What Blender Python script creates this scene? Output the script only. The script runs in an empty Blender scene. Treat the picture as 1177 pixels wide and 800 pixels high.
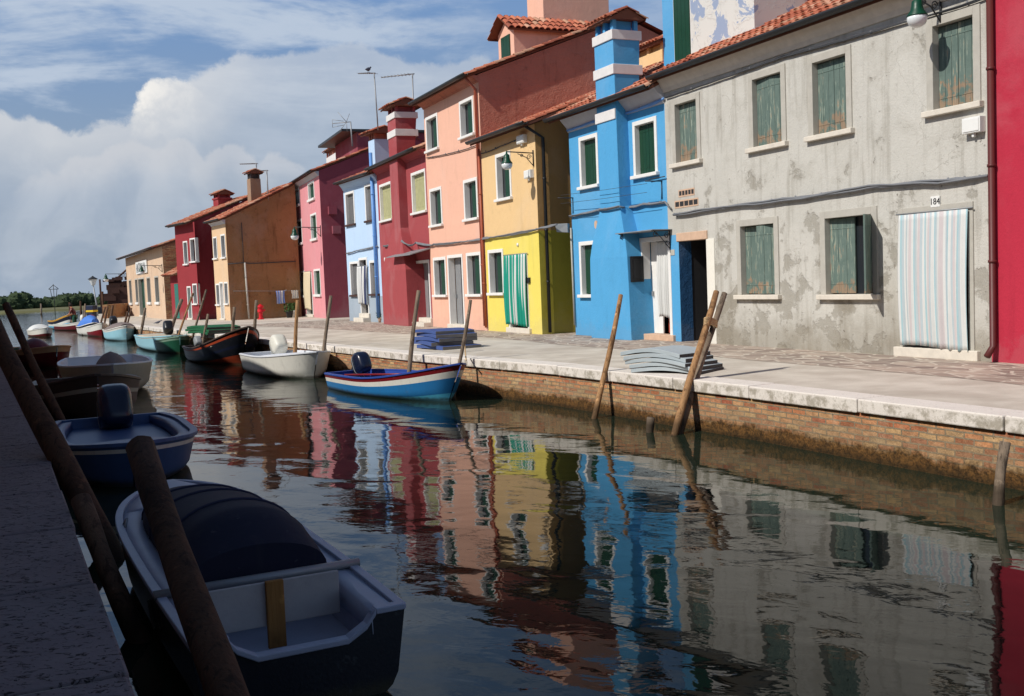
import bpy, bmesh, math, random
import numpy as np
from mathutils import Vector, Matrix
random.seed(7)
R = math.radians
S = bpy.context.scene
C = S.collection
# ---------------------------------------------------------------- camera
F_, CX, CY, EYE, ROLL = 1200., 588.5, 400., 1.5, 0.04
PITCH = math.atan((CY-(343-ROLL*513.5))*math.cos(ROLL)/F_)
fw = np.array([0, math.cos(PITCH), -math.sin(PITCH)]); _u = np.array([0, math.sin(PITCH), math.cos(PITCH)]); _r = np.array([1., 0, 0])
cr = math.cos(ROLL)*_r-math.sin(ROLL)*_u; cu = math.sin(ROLL)*_r+math.cos(ROLL)*_u
EYEP = np.array([0, 0, EYE])
cam = bpy.data.cameras.new('camera'); co = bpy.data.objects.new('camera', cam); C.objects.link(co)
co.matrix_world = Matrix(((cr[0], cu[0], -fw[0], 0), (cr[1], cu[1], -fw[1], 0), (cr[2], cu[2], -fw[2], EYE), (0, 0, 0, 1)))
cam.sensor_width = 36; cam.lens = 36*F_/1177; cam.clip_end = 9000; cam.clip_start = .05
S.camera = co
# ---------------------------------------------------------------- light
SUN_AZ, SUN_EL = -122.5, 42.
W = bpy.data.worlds.new('World'); S.world = W; W.use_nodes = True
sd = bpy.data.lights.new('sun', 'SUN'); sd.energy = 4.3; sd.angle = R(.5); sd.color = (1, .95, .88)
so = bpy.data.objects.new('sun', sd); C.objects.link(so)
sv = Vector((math.sin(R(SUN_AZ))*math.cos(R(SUN_EL)), math.cos(R(SUN_AZ))*math.cos(R(SUN_EL)), math.sin(R(SUN_EL))))
so.rotation_euler = sv.to_track_quat('Z', 'Y').to_euler()
S.view_settings.view_transform = 'Standard'; S.view_settings.look = 'None'; S.view_settings.gamma = 1; S.view_settings.exposure = 0.0

class NT:
    """terse node tree writer"""
    def __init__(s, nt): s.nt = nt; nt.nodes.clear()
    def n(s, t, props=None, **inp):
        nd = s.nt.nodes.new(t)
        for k, v in (props or {}).items(): setattr(nd, k, v)
        for k, v in inp.items():
            key = int(k[1:]) if k[0] == 'i' and k[1:].isdigit() else k.replace('_', ' ')
            s.set(nd.inputs[key], v)
        return nd
    def set(s, sock, v):
        if isinstance(v, bpy.types.Node): v = v.outputs[0]
        if isinstance(v, bpy.types.NodeSocket): s.nt.links.new(v, sock)
        else: sock.default_value = (v[0], v[1], v[2], 1) if (isinstance(v, tuple) and len(v) == 3 and len(sock.default_value) == 4) else v
    def m(s, op, a, b=0., c=0., clamp=False):
        return s.n('ShaderNodeMath', dict(operation=op, use_clamp=clamp), i0=a, i1=b, i2=c).outputs[0]
    def mix(s, f, a, b, mode='MIX'):
        nd = s.n('ShaderNodeMix', dict(data_type='RGBA', blend_type=mode)); s.set(nd.inputs[0], f); s.set(nd.inputs[6], a); s.set(nd.inputs[7], b); return nd.outputs[2]
    def ss(s, x, lo, hi):
        nd = s.n('ShaderNodeMapRange', dict(interpolation_type='SMOOTHSTEP')); s.set(nd.inputs[0], x); nd.inputs[1].default_value = lo; nd.inputs[2].default_value = hi; return nd.outputs[0]
    def noise(s, vec, scale, detail=4, rough=.55, dist=0.):
        nd = s.n('ShaderNodeTexNoise', None, Scale=scale, Detail=float(detail), Roughness=rough, Distortion=dist)
        if vec is not None: s.set(nd.inputs['Vector'], vec)
        return nd.outputs[0]
    def map(s, vec, sc=(1, 1, 1), rot=(0, 0, 0)):
        nd = s.n('ShaderNodeMapping'); s.set(nd.inputs[0], vec); nd.inputs[3].default_value = sc; nd.inputs[2].default_value = rot; return nd.outputs[0]

def ray(x, y): return (x-CX)/F_*cr-(y-CY)/F_*cu+fw
def G(x, y, z=0.):
    d = ray(x, y); p = EYEP+d*((z-EYE)/d[2]); return p
def AT(x, y, Y):
    """point of the photograph's ray at world depth Y"""
    d = ray(x, y); return EYEP+d*(Y/d[1])

# sky: Nishita plus clouds that live at infinity
t = NT(W.node_tree)
geo = t.n('ShaderNodeTexCoord').outputs['Generated']
dirn = t.n('ShaderNodeVectorMath', dict(operation='NORMALIZE'), i0=geo).outputs[0]
sky = t.n('ShaderNodeTexSky', dict(sky_type='NISHITA', sun_disc=False, sun_elevation=R(SUN_EL), sun_rotation=R(SUN_AZ % 360), air_density=1.0, dust_density=.6, ozone_density=1.2))
sep = t.n('ShaderNodeSeparateXYZ', i0=dirn)
el = sep.outputs[2]
haze = t.ss(el, .50, .30)
def lin3(r, g, b, k=1/.088): return tuple(((v/255+.055)/1.055)**2.4*k for v in (r, g, b))
blue_ = t.mix(t.ss(el, .32, .02), lin3(112, 150, 200), lin3(150, 166, 182))
skyc = t.mix(t.m('MULTIPLY', haze, .9), sky, blue_)
nzB = t.noise(dirn, 9, 12, .6, .3); nzC = t.noise(dirn, 34, 10, .6, .2); nzS = t.noise(dirn, 13, 9, .55, .5)
def field(lst, amp=.03, fine=.010):
    acc = None
    for (px, py, r) in lst:
        d = ray(px, py); d = d/np.linalg.norm(d)
        dist = t.n('ShaderNodeVectorMath', dict(operation='DISTANCE'), i0=dirn, i1=tuple(float(v) for v in d)).outputs['Value']
        f = t.m('SUBTRACT', r, dist); acc = f if acc is None else t.n('ShaderNodeMath', dict(operation='SMOOTH_MAX'), i0=acc, i1=f, i2=.006).outputs[0]
    return t.m('ADD', acc, t.m('ADD', t.m('MULTIPLY', t.m('SUBTRACT', nzB, .5), amp*2), t.m('MULTIPLY', t.m('SUBTRACT', nzC, .5), fine*2)))
# high thin veils
v1 = t.noise(t.map(dirn, (1.2, 1.2, 5.5), (R(4), R(3), 0)), 3.4, 11, .62, .5)
v2 = t.noise(t.map(dirn, (1.2, 1.2, 4.), (R(-6), R(2), 0)), 8., 10, .6, .3)
front = t.ss(el, .62, .36)
veil = t.m('MULTIPLY', t.m('MULTIPLY', t.ss(t.m('ADD', v1, t.m('MULTIPLY', t.m('SUBTRACT', v2, .5), .5)), .38, .62), front), .9)
right = t.ss(t.m('SUBTRACT', sep.outputs[0], t.m('MULTIPLY', el, -.1)), -.12, .06)     # clearer, bluer sky to the upper right
veil = t.m('MULTIPLY', veil, t.m('SUBTRACT', 1., t.m('MULTIPLY', right, .55)))
c1 = t.mix(veil, skyc, lin3(190, 203, 220))
FA = field([(5, 288, .118), (-110, 350, .17), (95, 322, .132), (185, 345, .165), (232, 175, .062), (183, 128, .018), (200, 118, .022), (165, 146, .018), (310, 190, .105), (400, 215, .125), (540, 230, .13), (700, 260, .15), (900, 250, .2), (-420, 380, .25)], .024, .013)
ma = t.ss(FA, -.001, .006)
grey_ = t.mix(t.ss(el, .26, .02), lin3(186, 197, 212), lin3(152, 167, 186)); grey_ = t.mix(t.m('MULTIPLY', t.ss(nzS, .42, .66), .35), grey_, lin3(208, 214, 222))
rim = t.m('MULTIPLY', t.ss(FA, .075, .004), t.ss(el, .04, .14))
leftc = t.ss(sep.outputs[0], -.17, -.30)
rimc = t.mix(nzS, lin3(214, 216, 220), lin3(232, 230, 227))
ca = t.mix(t.m('MULTIPLY', rim, t.m('ADD', .22, t.m('MULTIPLY', leftc, .34))), grey_, rimc)
c2 = t.mix(t.m('MULTIPLY', ma, t.m('ADD', .62, t.m('MULTIPLY', leftc, .28))), c1, ca)
FB = field([(62, 238, .034), (105, 222, .036), (152, 212, .04), (205, 210, .036), (262, 208, .034), (318, 216, .03)], .020, .014)
mb_ = t.m('MULTIPLY', t.ss(FB, -.001, .005), t.ss(FB, .045, .006))
c3 = t.mix(t.m('MULTIPLY', t.m('MULTIPLY', mb_, .42), t.ss(el, .08, .12)), c2, lin3(214, 214, 217))
FT = field([(182, 124, .016), (200, 116, .022), (168, 142, .017), (215, 132, .03), (235, 150, .034), (255, 168, .028)], .018, .016)
bil = t.ss(t.m('ADD', t.m('MULTIPLY', nzC, .6), t.m('MULTIPLY', nzB, .4)), .40, .60)
tf = t.ss(t.m('ADD', sep.outputs[0], t.m('MULTIPLY', t.m('SUBTRACT', nzB, .5), .10)), -.255, -.315)
c3 = t.mix(t.m('MULTIPLY', t.m('MULTIPLY', t.ss(FT, -.001, .006), t.ss(FT, .085, .0)), t.m('MULTIPLY', tf, t.ss(el, .13, .17))), c3, t.mix(bil, lin3(206, 210, 216), lin3(246, 243, 238)))
bg = t.n('ShaderNodeBackground', None, Color=c3, Strength=.088)
t.nt.links.new(bg.outputs[0], t.n('ShaderNodeOutputWorld').inputs[0])

# ---------------------------------------------------------------- materials
MATS = {}
def newmat(name):
    m = bpy.data.materials.new(name); m.use_nodes = True; MATS[name] = m; return m, NT(m.node_tree)
def finish(t, col, rough=.8, bump=None, bd=.01, bs=1., metal=0., spec=.4, **kw):
    b = t.n('ShaderNodeBsdfPrincipled', None, Roughness=rough, Metallic=metal); t.set(b.inputs['Base Color'], col); t.set(b.inputs['Specular IOR Level'], spec)
    for k, v in kw.items(): t.set(b.inputs[k.replace('_', ' ')], v)
    if bump is not None:
        bn = t.n('ShaderNodeBump', None, Strength=bs, Distance=bd, Height=bump); t.nt.links.new(bn.outputs[0], b.inputs['Normal'])
    t.nt.links.new(b.outputs[0], t.n('ShaderNodeOutputMaterial').inputs[0]); return b
def sc(c, k): return tuple(min(1, v*k) for v in c)
def srgb(r, g, b): return tuple(((v/255)/12.92 if v/255 <= .04045 else ((v/255+.055)/1.055)**2.4) for v in (r, g, b))
def pos(t): return t.n('ShaderNodeNewGeometry').outputs['Position']
def plain(name, c, rough=.6, var=.12, scale=6., metal=0., spec=.4, bd=.002):
    m, t = newmat(name); p = pos(t)
    n = t.noise(p, scale, 5); f = t.noise(p, scale*9, 3)
    col = t.mix(n, sc(c, 1-var*1.6), sc(c, 1+var)); col = t.mix(t.m('MULTIPLY', t.ss(f, .55, .8), .35), col, sc(c, .7))
    if name.startswith('boat_') or name == 'canopy_navy':
        z = t.n('ShaderNodeSeparateXYZ', i0=p).outputs[2]; q1 = t.noise(p, 9, 6, .65); q2 = t.noise(t.map(p, (7, 7, .9)), 1.6, 6, .65)
        gr = t.ss(t.m('ADD', z, t.m('MULTIPLY', t.m('SUBTRACT', q1, .5), .10)), -.60, -.67); col = t.mix(t.m('MULTIPLY', gr, .75), col, srgb(60, 56, 40))
        col = t.mix(t.m('MULTIPLY', t.ss(q2, .52, .66), .28), col, tuple(v*.6+.02 for v in c)); col = t.mix(t.m('MULTIPLY', t.ss(q1, .62, .68), .3), col, tuple(min(.8, v*.6+.08) for v in c))
    finish(t, col, rough, f, bd, .5, metal, spec); return m
def TL(r, g, b):
    q = srgb(r, g, b); return tuple(max(.004, v/k-.004) for v, k in zip(q, (1.24, 1.20, 1.16)))
def stucco(name, c, var=.1, rough=.92, stain=.5, stainc=None, bd=.012):
    m, t = newmat(name); p = pos(t)
    n = t.noise(p, .9, 6, .6, .3); n2 = t.noise(p, 3.5, 8, .65); f = t.noise(p, 26, 6, .6)
    st = t.noise(t.map(p, (2.2, 2.2, .35)), 1.6, 6, .6)
    col = t.mix(n, sc(c, 1-var), sc(c, 1+var*.8))
    col = t.mix(t.m('MULTIPLY', t.ss(n2, .56, .74), stain*.7), col, sc(stainc or c, .72))
    col = t.mix(t.m('MULTIPLY', t.ss(st, .54, .75), stain*.6), col, sc(stainc or c, .66))
    vo = t.n('ShaderNodeTexVoronoi', dict(feature='DISTANCE_TO_EDGE'), Vector=t.n('ShaderNodeVectorMath', dict(operation='ADD'), i0=p, i1=t.n('ShaderNodeTexNoise', None, Scale=2.2, Detail=4., Vector=p).outputs[1]).outputs[0], Scale=.55).outputs[0]
    mo_ = t.noise(p, 11, 6, .7); col = t.mix(t.m('MULTIPLY', t.ss(mo_, .55, .7), .22), col, sc(c, .78))
    fad = t.noise(t.map(p, (1, 1, .7)), .55, 5, .6, .5); col = t.mix(t.m('MULTIPLY', t.ss(fad, .50, .64), .32), col, tuple(min(.95, v*.8+.12) for v in c))
    zz_ = t.n('ShaderNodeSeparateXYZ', i0=p).outputs[2]; salt = t.ss(t.m('ADD', zz_, t.m('MULTIPLY', t.m('SUBTRACT', n2, .5), 1.3)), .45, .2); col = t.mix(t.m('MULTIPLY', salt, .28), col, tuple(v*.55+.10 for v in c))
    crk = t.m('MULTIPLY', t.m('MULTIPLY', t.ss(vo, .006, .001), .25), t.ss(n, .52, .62))
    col = t.mix(crk, col, sc(c, .45))
    h = t.m('ADD', t.m('MULTIPLY', n2, 1.2), t.m('MULTIPLY', f, .45))
    finish(t, col, rough, h, bd, .8, 0., .25); return m
def z_of(t): return t.n('ShaderNodeSeparateXYZ', i0=pos(t)).outputs[2]

stucco('stucco_blue', TL(92, 173, 222), .08, stain=.4)
stucco('stucco_blue_rough_shaded', srgb(34, 74, 112), .15, stain=.5, bd=.05)  # facade blue darkened: the shade on the passage reveal is painted in
stucco('stucco_yellow', TL(250, 228, 112), .08)
stucco('stucco_ochre', TL(246, 206, 150), .08)
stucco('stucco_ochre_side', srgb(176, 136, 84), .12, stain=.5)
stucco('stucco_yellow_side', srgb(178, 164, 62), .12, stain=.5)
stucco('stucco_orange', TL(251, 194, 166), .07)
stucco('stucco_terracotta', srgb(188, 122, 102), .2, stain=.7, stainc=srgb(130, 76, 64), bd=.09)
stucco('stucco_red', TL(176, 82, 84), .07)
stucco('stucco_lightblue', TL(200, 224, 248), .05, stain=.3)
stucco('stucco_greyblue', TL(172, 184, 194), .08)
stucco('stucco_pink', TL(235, 155, 158), .07)
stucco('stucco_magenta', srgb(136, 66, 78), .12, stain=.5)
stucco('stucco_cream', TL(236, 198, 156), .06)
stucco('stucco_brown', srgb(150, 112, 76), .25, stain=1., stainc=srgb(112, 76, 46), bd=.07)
stucco('stucco_darkred', TL(158, 58, 62), .08)
stucco('stucco_crimson', TL(198, 54, 74), .06)
stucco('stucco_left', srgb(150, 120, 96), .12)
stucco('stucco_leftb', srgb(120, 70, 60), .12)
stucco('plaster_white', srgb(226, 222, 210), .08, stain=.3, stainc=srgb(150, 140, 130))
stucco('plaster_brick', srgb(206, 178, 150), .14, stain=.7, stainc=srgb(160, 92, 66))
def grey_wall():
    m, t = newmat('plaster_grey'); p = pos(t)
    n = t.noise(p, .7, 7, .65, .3); n2 = t.noise(p, 1.7, 9, .62, .15); n3 = t.noise(p, 7, 8, .7, .2); f = t.noise(p, 30, 5)
    z = t.n('ShaderNodeSeparateXYZ', i0=p).outputs[2]
    col = t.mix(n, srgb(176, 174, 166), srgb(204, 201, 193))
    col = t.mix(t.m('MULTIPLY', t.ss(n2, .5, .66), .35), col, srgb(164, 160, 150))
    # render worn through: darker cement patches, more of them low on the wall
    lowf = t.m('MULTIPLY', t.ss(z, 4.4, .5), .13)
    pt = t.ss(t.m('ADD', n2, t.m('ADD', lowf, t.m('MULTIPLY', t.m('SUBTRACT', n3, .5), .12))), .635, .70)
    col = t.mix(t.m('MULTIPLY', pt, .68), col, t.mix(n3, srgb(128, 124, 114), srgb(164, 159, 148)))
    damp = t.ss(t.m('ADD', t.noise(t.map(p, (1, 1, .8)), 1.1, 7, .6), t.m('MULTIPLY', z, -.10)), .42, .58)
    col = t.mix(t.m('MULTIPLY', damp, .45), col, srgb(130, 121, 104))
    chips = t.ss(n3, .655, .675)
    col = t.mix(t.m('MULTIPLY', chips, .6), col, srgb(132, 122, 108))
    vo = t.n('ShaderNodeTexVoronoi', dict(feature='DISTANCE_TO_EDGE'), Vector=t.n('ShaderNodeVectorMath', dict(operation='ADD'), i0=p, i1=t.n('ShaderNodeTexNoise', None, Scale=1.8, Detail=5., Vector=p).outputs[1]).outputs[0], Scale=.8).outputs[0]
    col = t.mix(t.m('MULTIPLY', t.m('MULTIPLY', t.ss(vo, .007, .001), .4), t.ss(n, .5, .6)), col, srgb(120, 112, 100))
    h = t.m('ADD', t.m('ADD', t.m('MULTIPLY', pt, -.35), t.m('MULTIPLY', chips, -.3)), t.m('ADD', t.m('MULTIPLY', n3, .5), t.m('MULTIPLY', f, .3)))
    col = t.mix(t.m('MULTIPLY', t.ss(t.noise(t.map(p, (3.2, 3.2, .3)), 1.4, 7, .65), .48, .68), .42), col, srgb(134, 128, 116))
    base_ = t.ss(t.m('ADD', z, t.m('MULTIPLY', t.m('SUBTRACT', n2, .5), 1.6)), .75, .1); col = t.mix(t.m('MULTIPLY', base_, .45), col, srgb(122, 114, 98))
    big = t.noise(p, .45, 5, .6, .4); col = t.mix(t.m('MULTIPLY', t.ss(big, .48, .66), .22), col, srgb(150, 144, 130)); sp = t.noise(p, 16, 6, .75); col = t.mix(t.m('MULTIPLY', t.ss(sp, .6, .68), .3), col, srgb(132, 126, 114))
    finish(t, col, .93, h, .025, .9, 0, .2)
grey_wall()
def flaked():
    m, t = newmat('plaster_flaked'); p = pos(t); n = t.noise(p, 1.3, 8, .65, .8)
    col = t.mix(t.ss(n, .55, .565), srgb(206, 205, 199), srgb(146, 160, 184)); finish(t, col, .9, t.ss(n, .5, .52), .01, .6, 0, .2)
flaked()
plain('white_frame', (.78, .77, .74), .6, .08)
plain('white_band', (.72, .70, .68), .7, .1)
plain('stone_frame', srgb(180, 176, 166), .85, .14, bd=.004)
plain('stone_light', srgb(214, 206, 192), .8, .15, bd=.004)
plain('pinkish_stone', srgb(204, 172, 146), .8, .2)
plain('cornice_grey', srgb(190, 190, 194), .8, .12)
plain('dark_green', srgb(16, 62, 42), .5, .18)
plain('teal_green', srgb(40, 112, 100), .5, .2)
plain('olive_shutter', srgb(170, 168, 124), .7, .2)
plain('grey_shutter', srgb(104, 104, 104), .7, .2)
plain('dark_brown', srgb(70, 44, 36), .7, .2)
plain('glass_dark', (.02, .025, .03), .08, .05, spec=.6)
plain('interior', (.03, .03, .032), .9)
plain('gutter_black', (.022, .024, .026), .45, .2)
plain('gutter_brown', srgb(92, 40, 38), .5, .15)
plain('gutter_blue', srgb(100, 150, 212), .5, .1)
plain('gutter_orange', srgb(170, 90, 66), .5, .1)
plain('iron', (.03, .03, .032), .5, .2)
plain('lamp_green', srgb(14, 66, 46), .4, .1)
plain('lamp_glass', (.75, .78, .78), .15, .03)
plain('zinc', srgb(150, 152, 154), .5, .15, metal=.3)
plain('cable_grey', srgb(120, 122, 126), .7, .15)
plain('cable_dark', srgb(60, 62, 66), .7, .15)
plain('white_plastic', srgb(226, 226, 222), .5, .04)
plain('grey_plastic', srgb(140, 144, 146), .5, .06)
plain('black_plastic', (.014, .014, .016), .35, .1)
plain('navy_cowl', srgb(22, 30, 52), .25, .08)
plain('white_cowl', srgb(214, 212, 200), .45, .06)
plain('terracotta_wood', srgb(170, 66, 40), .6, .15)
plain('varnished', srgb(150, 84, 42), .4, .2)
plain('cloth_white', srgb(206, 207, 204), .9, .04)
plain('cloth_blue', srgb(158, 188, 194), .9, .05)
plain('cloth_pink', srgb(194, 186, 186), .9, .05)
plain('cloth_grey', srgb(176, 188, 192), .9, .05)
plain('cloth_teal', srgb(20, 140, 120), .9, .05)
plain('cloth_navy', srgb(40, 52, 90), .9, .08)
plain('cloth_cream', srgb(208, 194, 164), .9, .05)
plain('cloth_laundry', srgb(120, 150, 214), .9, .05)
plain('canopy_navy', srgb(22, 24, 46), .85, .12)
plain('canopy_seam', srgb(40, 42, 66), .85, .1)
plain('board_grey', srgb(168, 162, 160), .7, .15)
plain('tarp_grey', srgb(120, 108, 104), .8, .15, bd=.01)
plain('tarp_blue', srgb(70, 120, 200), .7, .1)
plain('boat_blue', srgb(40, 118, 178), .35, .06)
plain('boat_lightblue', srgb(90, 190, 226), .35, .06)
plain('boat_deepblue', srgb(44, 72, 150), .4, .08)
plain('boat_red', srgb(120, 22, 30), .4, .08)
plain('boat_white', srgb(226, 224, 214), .35, .05)
plain('boat_grey', srgb(168, 162, 146), .5, .1)
plain('boat_black', (.012, .014, .02), .35, .1)
plain('boat_navyhull', srgb(26, 32, 52), .4, .1)
plain('boat_green', srgb(30, 84, 62), .45, .1)
plain('boat_palegreen', srgb(120, 148, 128), .5, .1)
plain('boat_cyan', srgb(156, 206, 220), .4, .06)
plain('boat_orange', srgb(170, 70, 40), .5, .12)
plain('boat_steel', srgb(62, 88, 132), .45, .08)
plain('boat_maroon', srgb(96, 26, 30), .45, .1)
plain('boat_brown', srgb(70, 58, 52), .5, .12)
plain('boat_yellow', srgb(226, 170, 60), .5, .08)
plain('deck_white', srgb(216, 220, 226), .5, .06)
plain('deck_white_shaded', srgb(158, 164, 182), .5, .1)  # darkened deck white: the left quay's shade is put into the colour
plain('deck_tan', srgb(190, 178, 156), .7, .1)
plain('boat_inner_dark', srgb(58, 52, 50), .7, .15)
plain('rope_blue', srgb(30, 46, 130), .9, .1)
plain('rope_dark', srgb(40, 40, 36), .9, .1)
plain('rope_tan', srgb(190, 160, 120), .9, .12)
plain('mat_grey', srgb(168, 178, 182), .75, .06)
plain('mat_edge', srgb(70, 68, 66), .8, .1)
plain('mat_blue', srgb(62, 84, 140), .7, .08)
plain('mat_edge_grey', srgb(120, 116, 112), .8, .2)
plain('mat_green', srgb(30, 96, 60), .7, .1)
plain('hydrant_red', srgb(200, 26, 40), .4, .08)
plain('pigeon_grey', srgb(96, 98, 108), .8, .15)
plain('skin', srgb(190, 130, 100), .6, .05)
plain('hair', srgb(30, 24, 22), .8, .1)
plain('leaf', srgb(52, 84, 34), .8, .3)
plain('yellow_paint', srgb(226, 186, 40), .5, .08)
plain('pump_blue', srgb(24, 32, 60), .5, .08)
plain('rust', srgb(70, 44, 36), .85, .35, scale=2.)
plain('black_letter', (.02, .02, .02), .7, .05)
plain('marsh', srgb(104, 102, 64), .95, .3, scale=.08)
plain('drop_shadow_grey', srgb(90, 90, 90), .8)
def tilemats():
    for i, c in enumerate([(178, 102, 78), (196, 122, 94), (150, 84, 66), (186, 142, 116), (120, 78, 62), (204, 156, 130)]):
        m, t = newmat('tile%d' % i); p = pos(t); n = t.noise(p, 5, 6, .65); f = t.noise(p, 30, 4)
        col = t.mix(n, sc(srgb(*c), .75), sc(srgb(*c), 1.15)); col = t.mix(t.m('MULTIPLY', t.ss(f, .55, .7), .5), col, srgb(110, 100, 84))
        finish(t, col, .9, f, .004, .6, 0, .2)
tilemats()
def wood(name, a, b, wet=True):
    m, t = newmat(name); p = pos(t); tc = t.n('ShaderNodeTexCoord').outputs['Object']
    g = t.noise(t.map(tc, (28, 28, 1.6)), 1.2, 7, .6, .4); k = t.noise(tc, 2.1, 6, .6, .5)
    col = t.mix(g, a, b); col = t.mix(t.m('MULTIPLY', t.ss(k, .5, .68), .7), col, sc(a, .6))
    col = t.mix(t.m('MULTIPLY', t.ss(g, .62, .7), .6), col, sc(a, .35))
    st_ = t.noise(t.map(tc, (9, 9, 1.1)), 1.3, 6, .7, .8); col = t.mix(t.m('MULTIPLY', t.ss(st_, .53, .60), .6), col, sc(a, .38)); kn = t.noise(tc, 6, 5, .6); col = t.mix(t.m('MULTIPLY', t.ss(kn, .62, .68), .7), col, sc(b, 1.25))
    if wet:
        z = t.n('ShaderNodeSeparateXYZ', i0=p).outputs[2]
        wz = t.ss(t.m('ADD', z, t.m('MULTIPLY', k, .25)), -.28, -.46); col = t.mix(t.m('MULTIPLY', wz, .75), col, srgb(44, 34, 22))
    finish(t, col, .85, g, .012, .7, 0, .25)
wood('wood_warm', srgb(104, 74, 50), srgb(196, 152, 106))
wood('wood_grey', srgb(84, 72, 62), srgb(154, 136, 116))
wood('wood_dark', srgb(50, 34, 26), srgb(96, 66, 46))
wood('wood_strut', srgb(120, 80, 40), srgb(170, 120, 66), False)
wood('wood_brown', srgb(70, 50, 38), srgb(116, 88, 68))
def shutter_old():
    m, t = newmat('shutter_old'); p = pos(t); tc = p
    s1 = t.noise(t.map(tc, (22, 22, 2.2)), 1., 7, .65, .4); s2 = t.noise(tc, 4, 7, .7, .5); z = t.n('ShaderNodeSeparateXYZ', i0=p).outputs[2]
    col = t.mix(s2, srgb(72, 92, 86), srgb(114, 130, 122))
    col = t.mix(t.m('MULTIPLY', t.ss(s1, .55, .62), .7), col, srgb(158, 168, 152))
    col = t.mix(t.m('MULTIPLY', t.ss(t.m('ADD', s1, t.m('MULTIPLY', s2, .5)), .88, .93), .7), col, srgb(160, 124, 94))
    b1_ = t.m('MULTIPLY', t.ss(z, 1.5, 1.08), t.ss(z, .8, 1.0)); b2_ = t.m('MULTIPLY', t.ss(z, 4.5, 4.02), t.ss(z, 3.6, 3.8)); pb_ = t.m('ADD', b1_, b2_, clamp=True)
    col = t.mix(t.m('MULTIPLY', t.ss(t.m('ADD', t.m('MULTIPLY', pb_, .20), t.m('ADD', t.m('MULTIPLY', s2, .75), t.m('MULTIPLY', s1, .35))), .70, .76), .7), col, t.mix(s1, srgb(120, 96, 76), srgb(176, 140, 110)))
    finish(t, col, .8, s1, .006, .8, 0, .25)
shutter_old()
def sc_(t, c, k): return t.mix(1., c, (k, k, k), 'MULTIPLY')
def brickm(name, uvs=True, algae=True):
    m, t = newmat(name); uv = t.n('ShaderNodeUVMap').outputs[0]; p = pos(t)
    nv = t.n('ShaderNodeTexNoise', None, Scale=5., Detail=4., Vector=uv).outputs[1]
    uvd = t.n('ShaderNodeVectorMath', dict(operation='MULTIPLY_ADD'), i0=nv, i1=(.05, .03, 0), i2=uv).outputs[0]
    b = t.n('ShaderNodeTexBrick', dict(offset=.5, squash=1.), Vector=uvd, Scale=1., Mortar_Size=.010, Mortar_Smooth=.2, Bias=0., Brick_Width=.235, Row_Height=.066)
    b.inputs['Color1'].default_value = (0, 0, 0, 1); b.inputs['Color2'].default_value = (1, 1, 1, 1); b.inputs['Mortar'].default_value = (.5, .5, .5, 1)
    v = b.outputs[0]; mort = b.outputs[1]
    wn = t.noise(p, 2.2, 6, .6); f = t.noise(p, 40, 5, .6); n3 = t.noise(p, 9, 5, .6)
    sepc = t.n('ShaderNodeRGBToBW', i0=v).outputs[0]
    rmp = t.nt.nodes.new('ShaderNodeValToRGB'); t.set(rmp.inputs[0], sepc); e = rmp.color_ramp.elements
    e[0].position = 0; e[0].color = (*srgb(156, 92, 64), 1); e[1].position = 1; e[1].color = (*srgb(216, 176, 126), 1)
    for q, cc in ((.2, (204, 138, 96)), (.38, (186, 154, 114)), (.55, (216, 150, 102)), (.7, (176, 102, 76)), (.85, (208, 166, 116))):
        x = e.new(q); x.color = (*srgb(*cc), 1)
    n5 = t.noise(p, 14, 7, .7, .3); n6 = t.noise(p, 4.5, 6, .65)
    col = t.mix(t.ss(n5, .38, .66), sc_(t, rmp.outputs[0], .72), rmp.outputs[0])
    col = t.mix(t.m('MULTIPLY', t.ss(n3, .5, .72), .35), col, srgb(204, 176, 138))
    mo = t.ss(t.m('ADD', mort, t.m('MULTIPLY', t.m('SUBTRACT', n5, .5), .6)), .32, .55)
    col = t.mix(mo, col, t.mix(n6, srgb(84, 72, 56), srgb(172, 156, 130)))
    hole = t.m('MULTIPLY', t.ss(n6, .66, .69), t.ss(sepc, .45, .55)); col = t.mix(t.m('MULTIPLY', hole, .8), col, srgb(62, 48, 38))  # missing bricks, the dark of each recess painted into the colour
    col = t.mix(t.m('MULTIPLY', t.ss(wn, .54, .68), .3), col, srgb(200, 184, 158))
    if algae:
        z = t.n('ShaderNodeSeparateXYZ', i0=p).outputs[2]
        a = t.ss(t.m('ADD', z, t.m('ADD', t.m('MULTIPLY', t.m('SUBTRACT', t.noise(p, 2.2, 8, .72), .5), .34), t.m('MULTIPLY', t.m('SUBTRACT', n5, .5), .12))), -.46, -.58)
        pale = t.ss(t.m('ADD', z, t.m('MULTIPLY', t.m('SUBTRACT', wn, .5), .25)), -.22, -.44)
        col = t.mix(t.m('MULTIPLY', pale, .5), col, t.mix(n5, srgb(120, 100, 76), srgb(160, 140, 110)))
        col = t.mix(t.m('MULTIPLY', a, .95), col, t.mix(t.ss(t.m('ADD', t.m('MULTIPLY', f, .4), t.m('MULTIPLY', n5, .6)), .38, .62), srgb(44, 30, 12), srgb(112, 78, 38)))
        dk = t.ss(t.m('ADD', z, t.m('MULTIPLY', t.m('SUBTRACT', n6, .5), .12)), -.60, -.68); col = t.mix(t.m('MULTIPLY', dk, .6), col, srgb(34, 30, 18))
    h = t.m('ADD', t.m('MULTIPLY', t.m('SUBTRACT', 1., mo), 1.), t.m('ADD', t.m('MULTIPLY', f, .5), t.m('ADD', t.m('MULTIPLY', n5, 1.1), t.m('MULTIPLY', hole, -1.5))))
    finish(t, col, .92, h, .018, 1., 0, .2)
brickm('brick_wall'); brickm('brick_house', algae=False)
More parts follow.
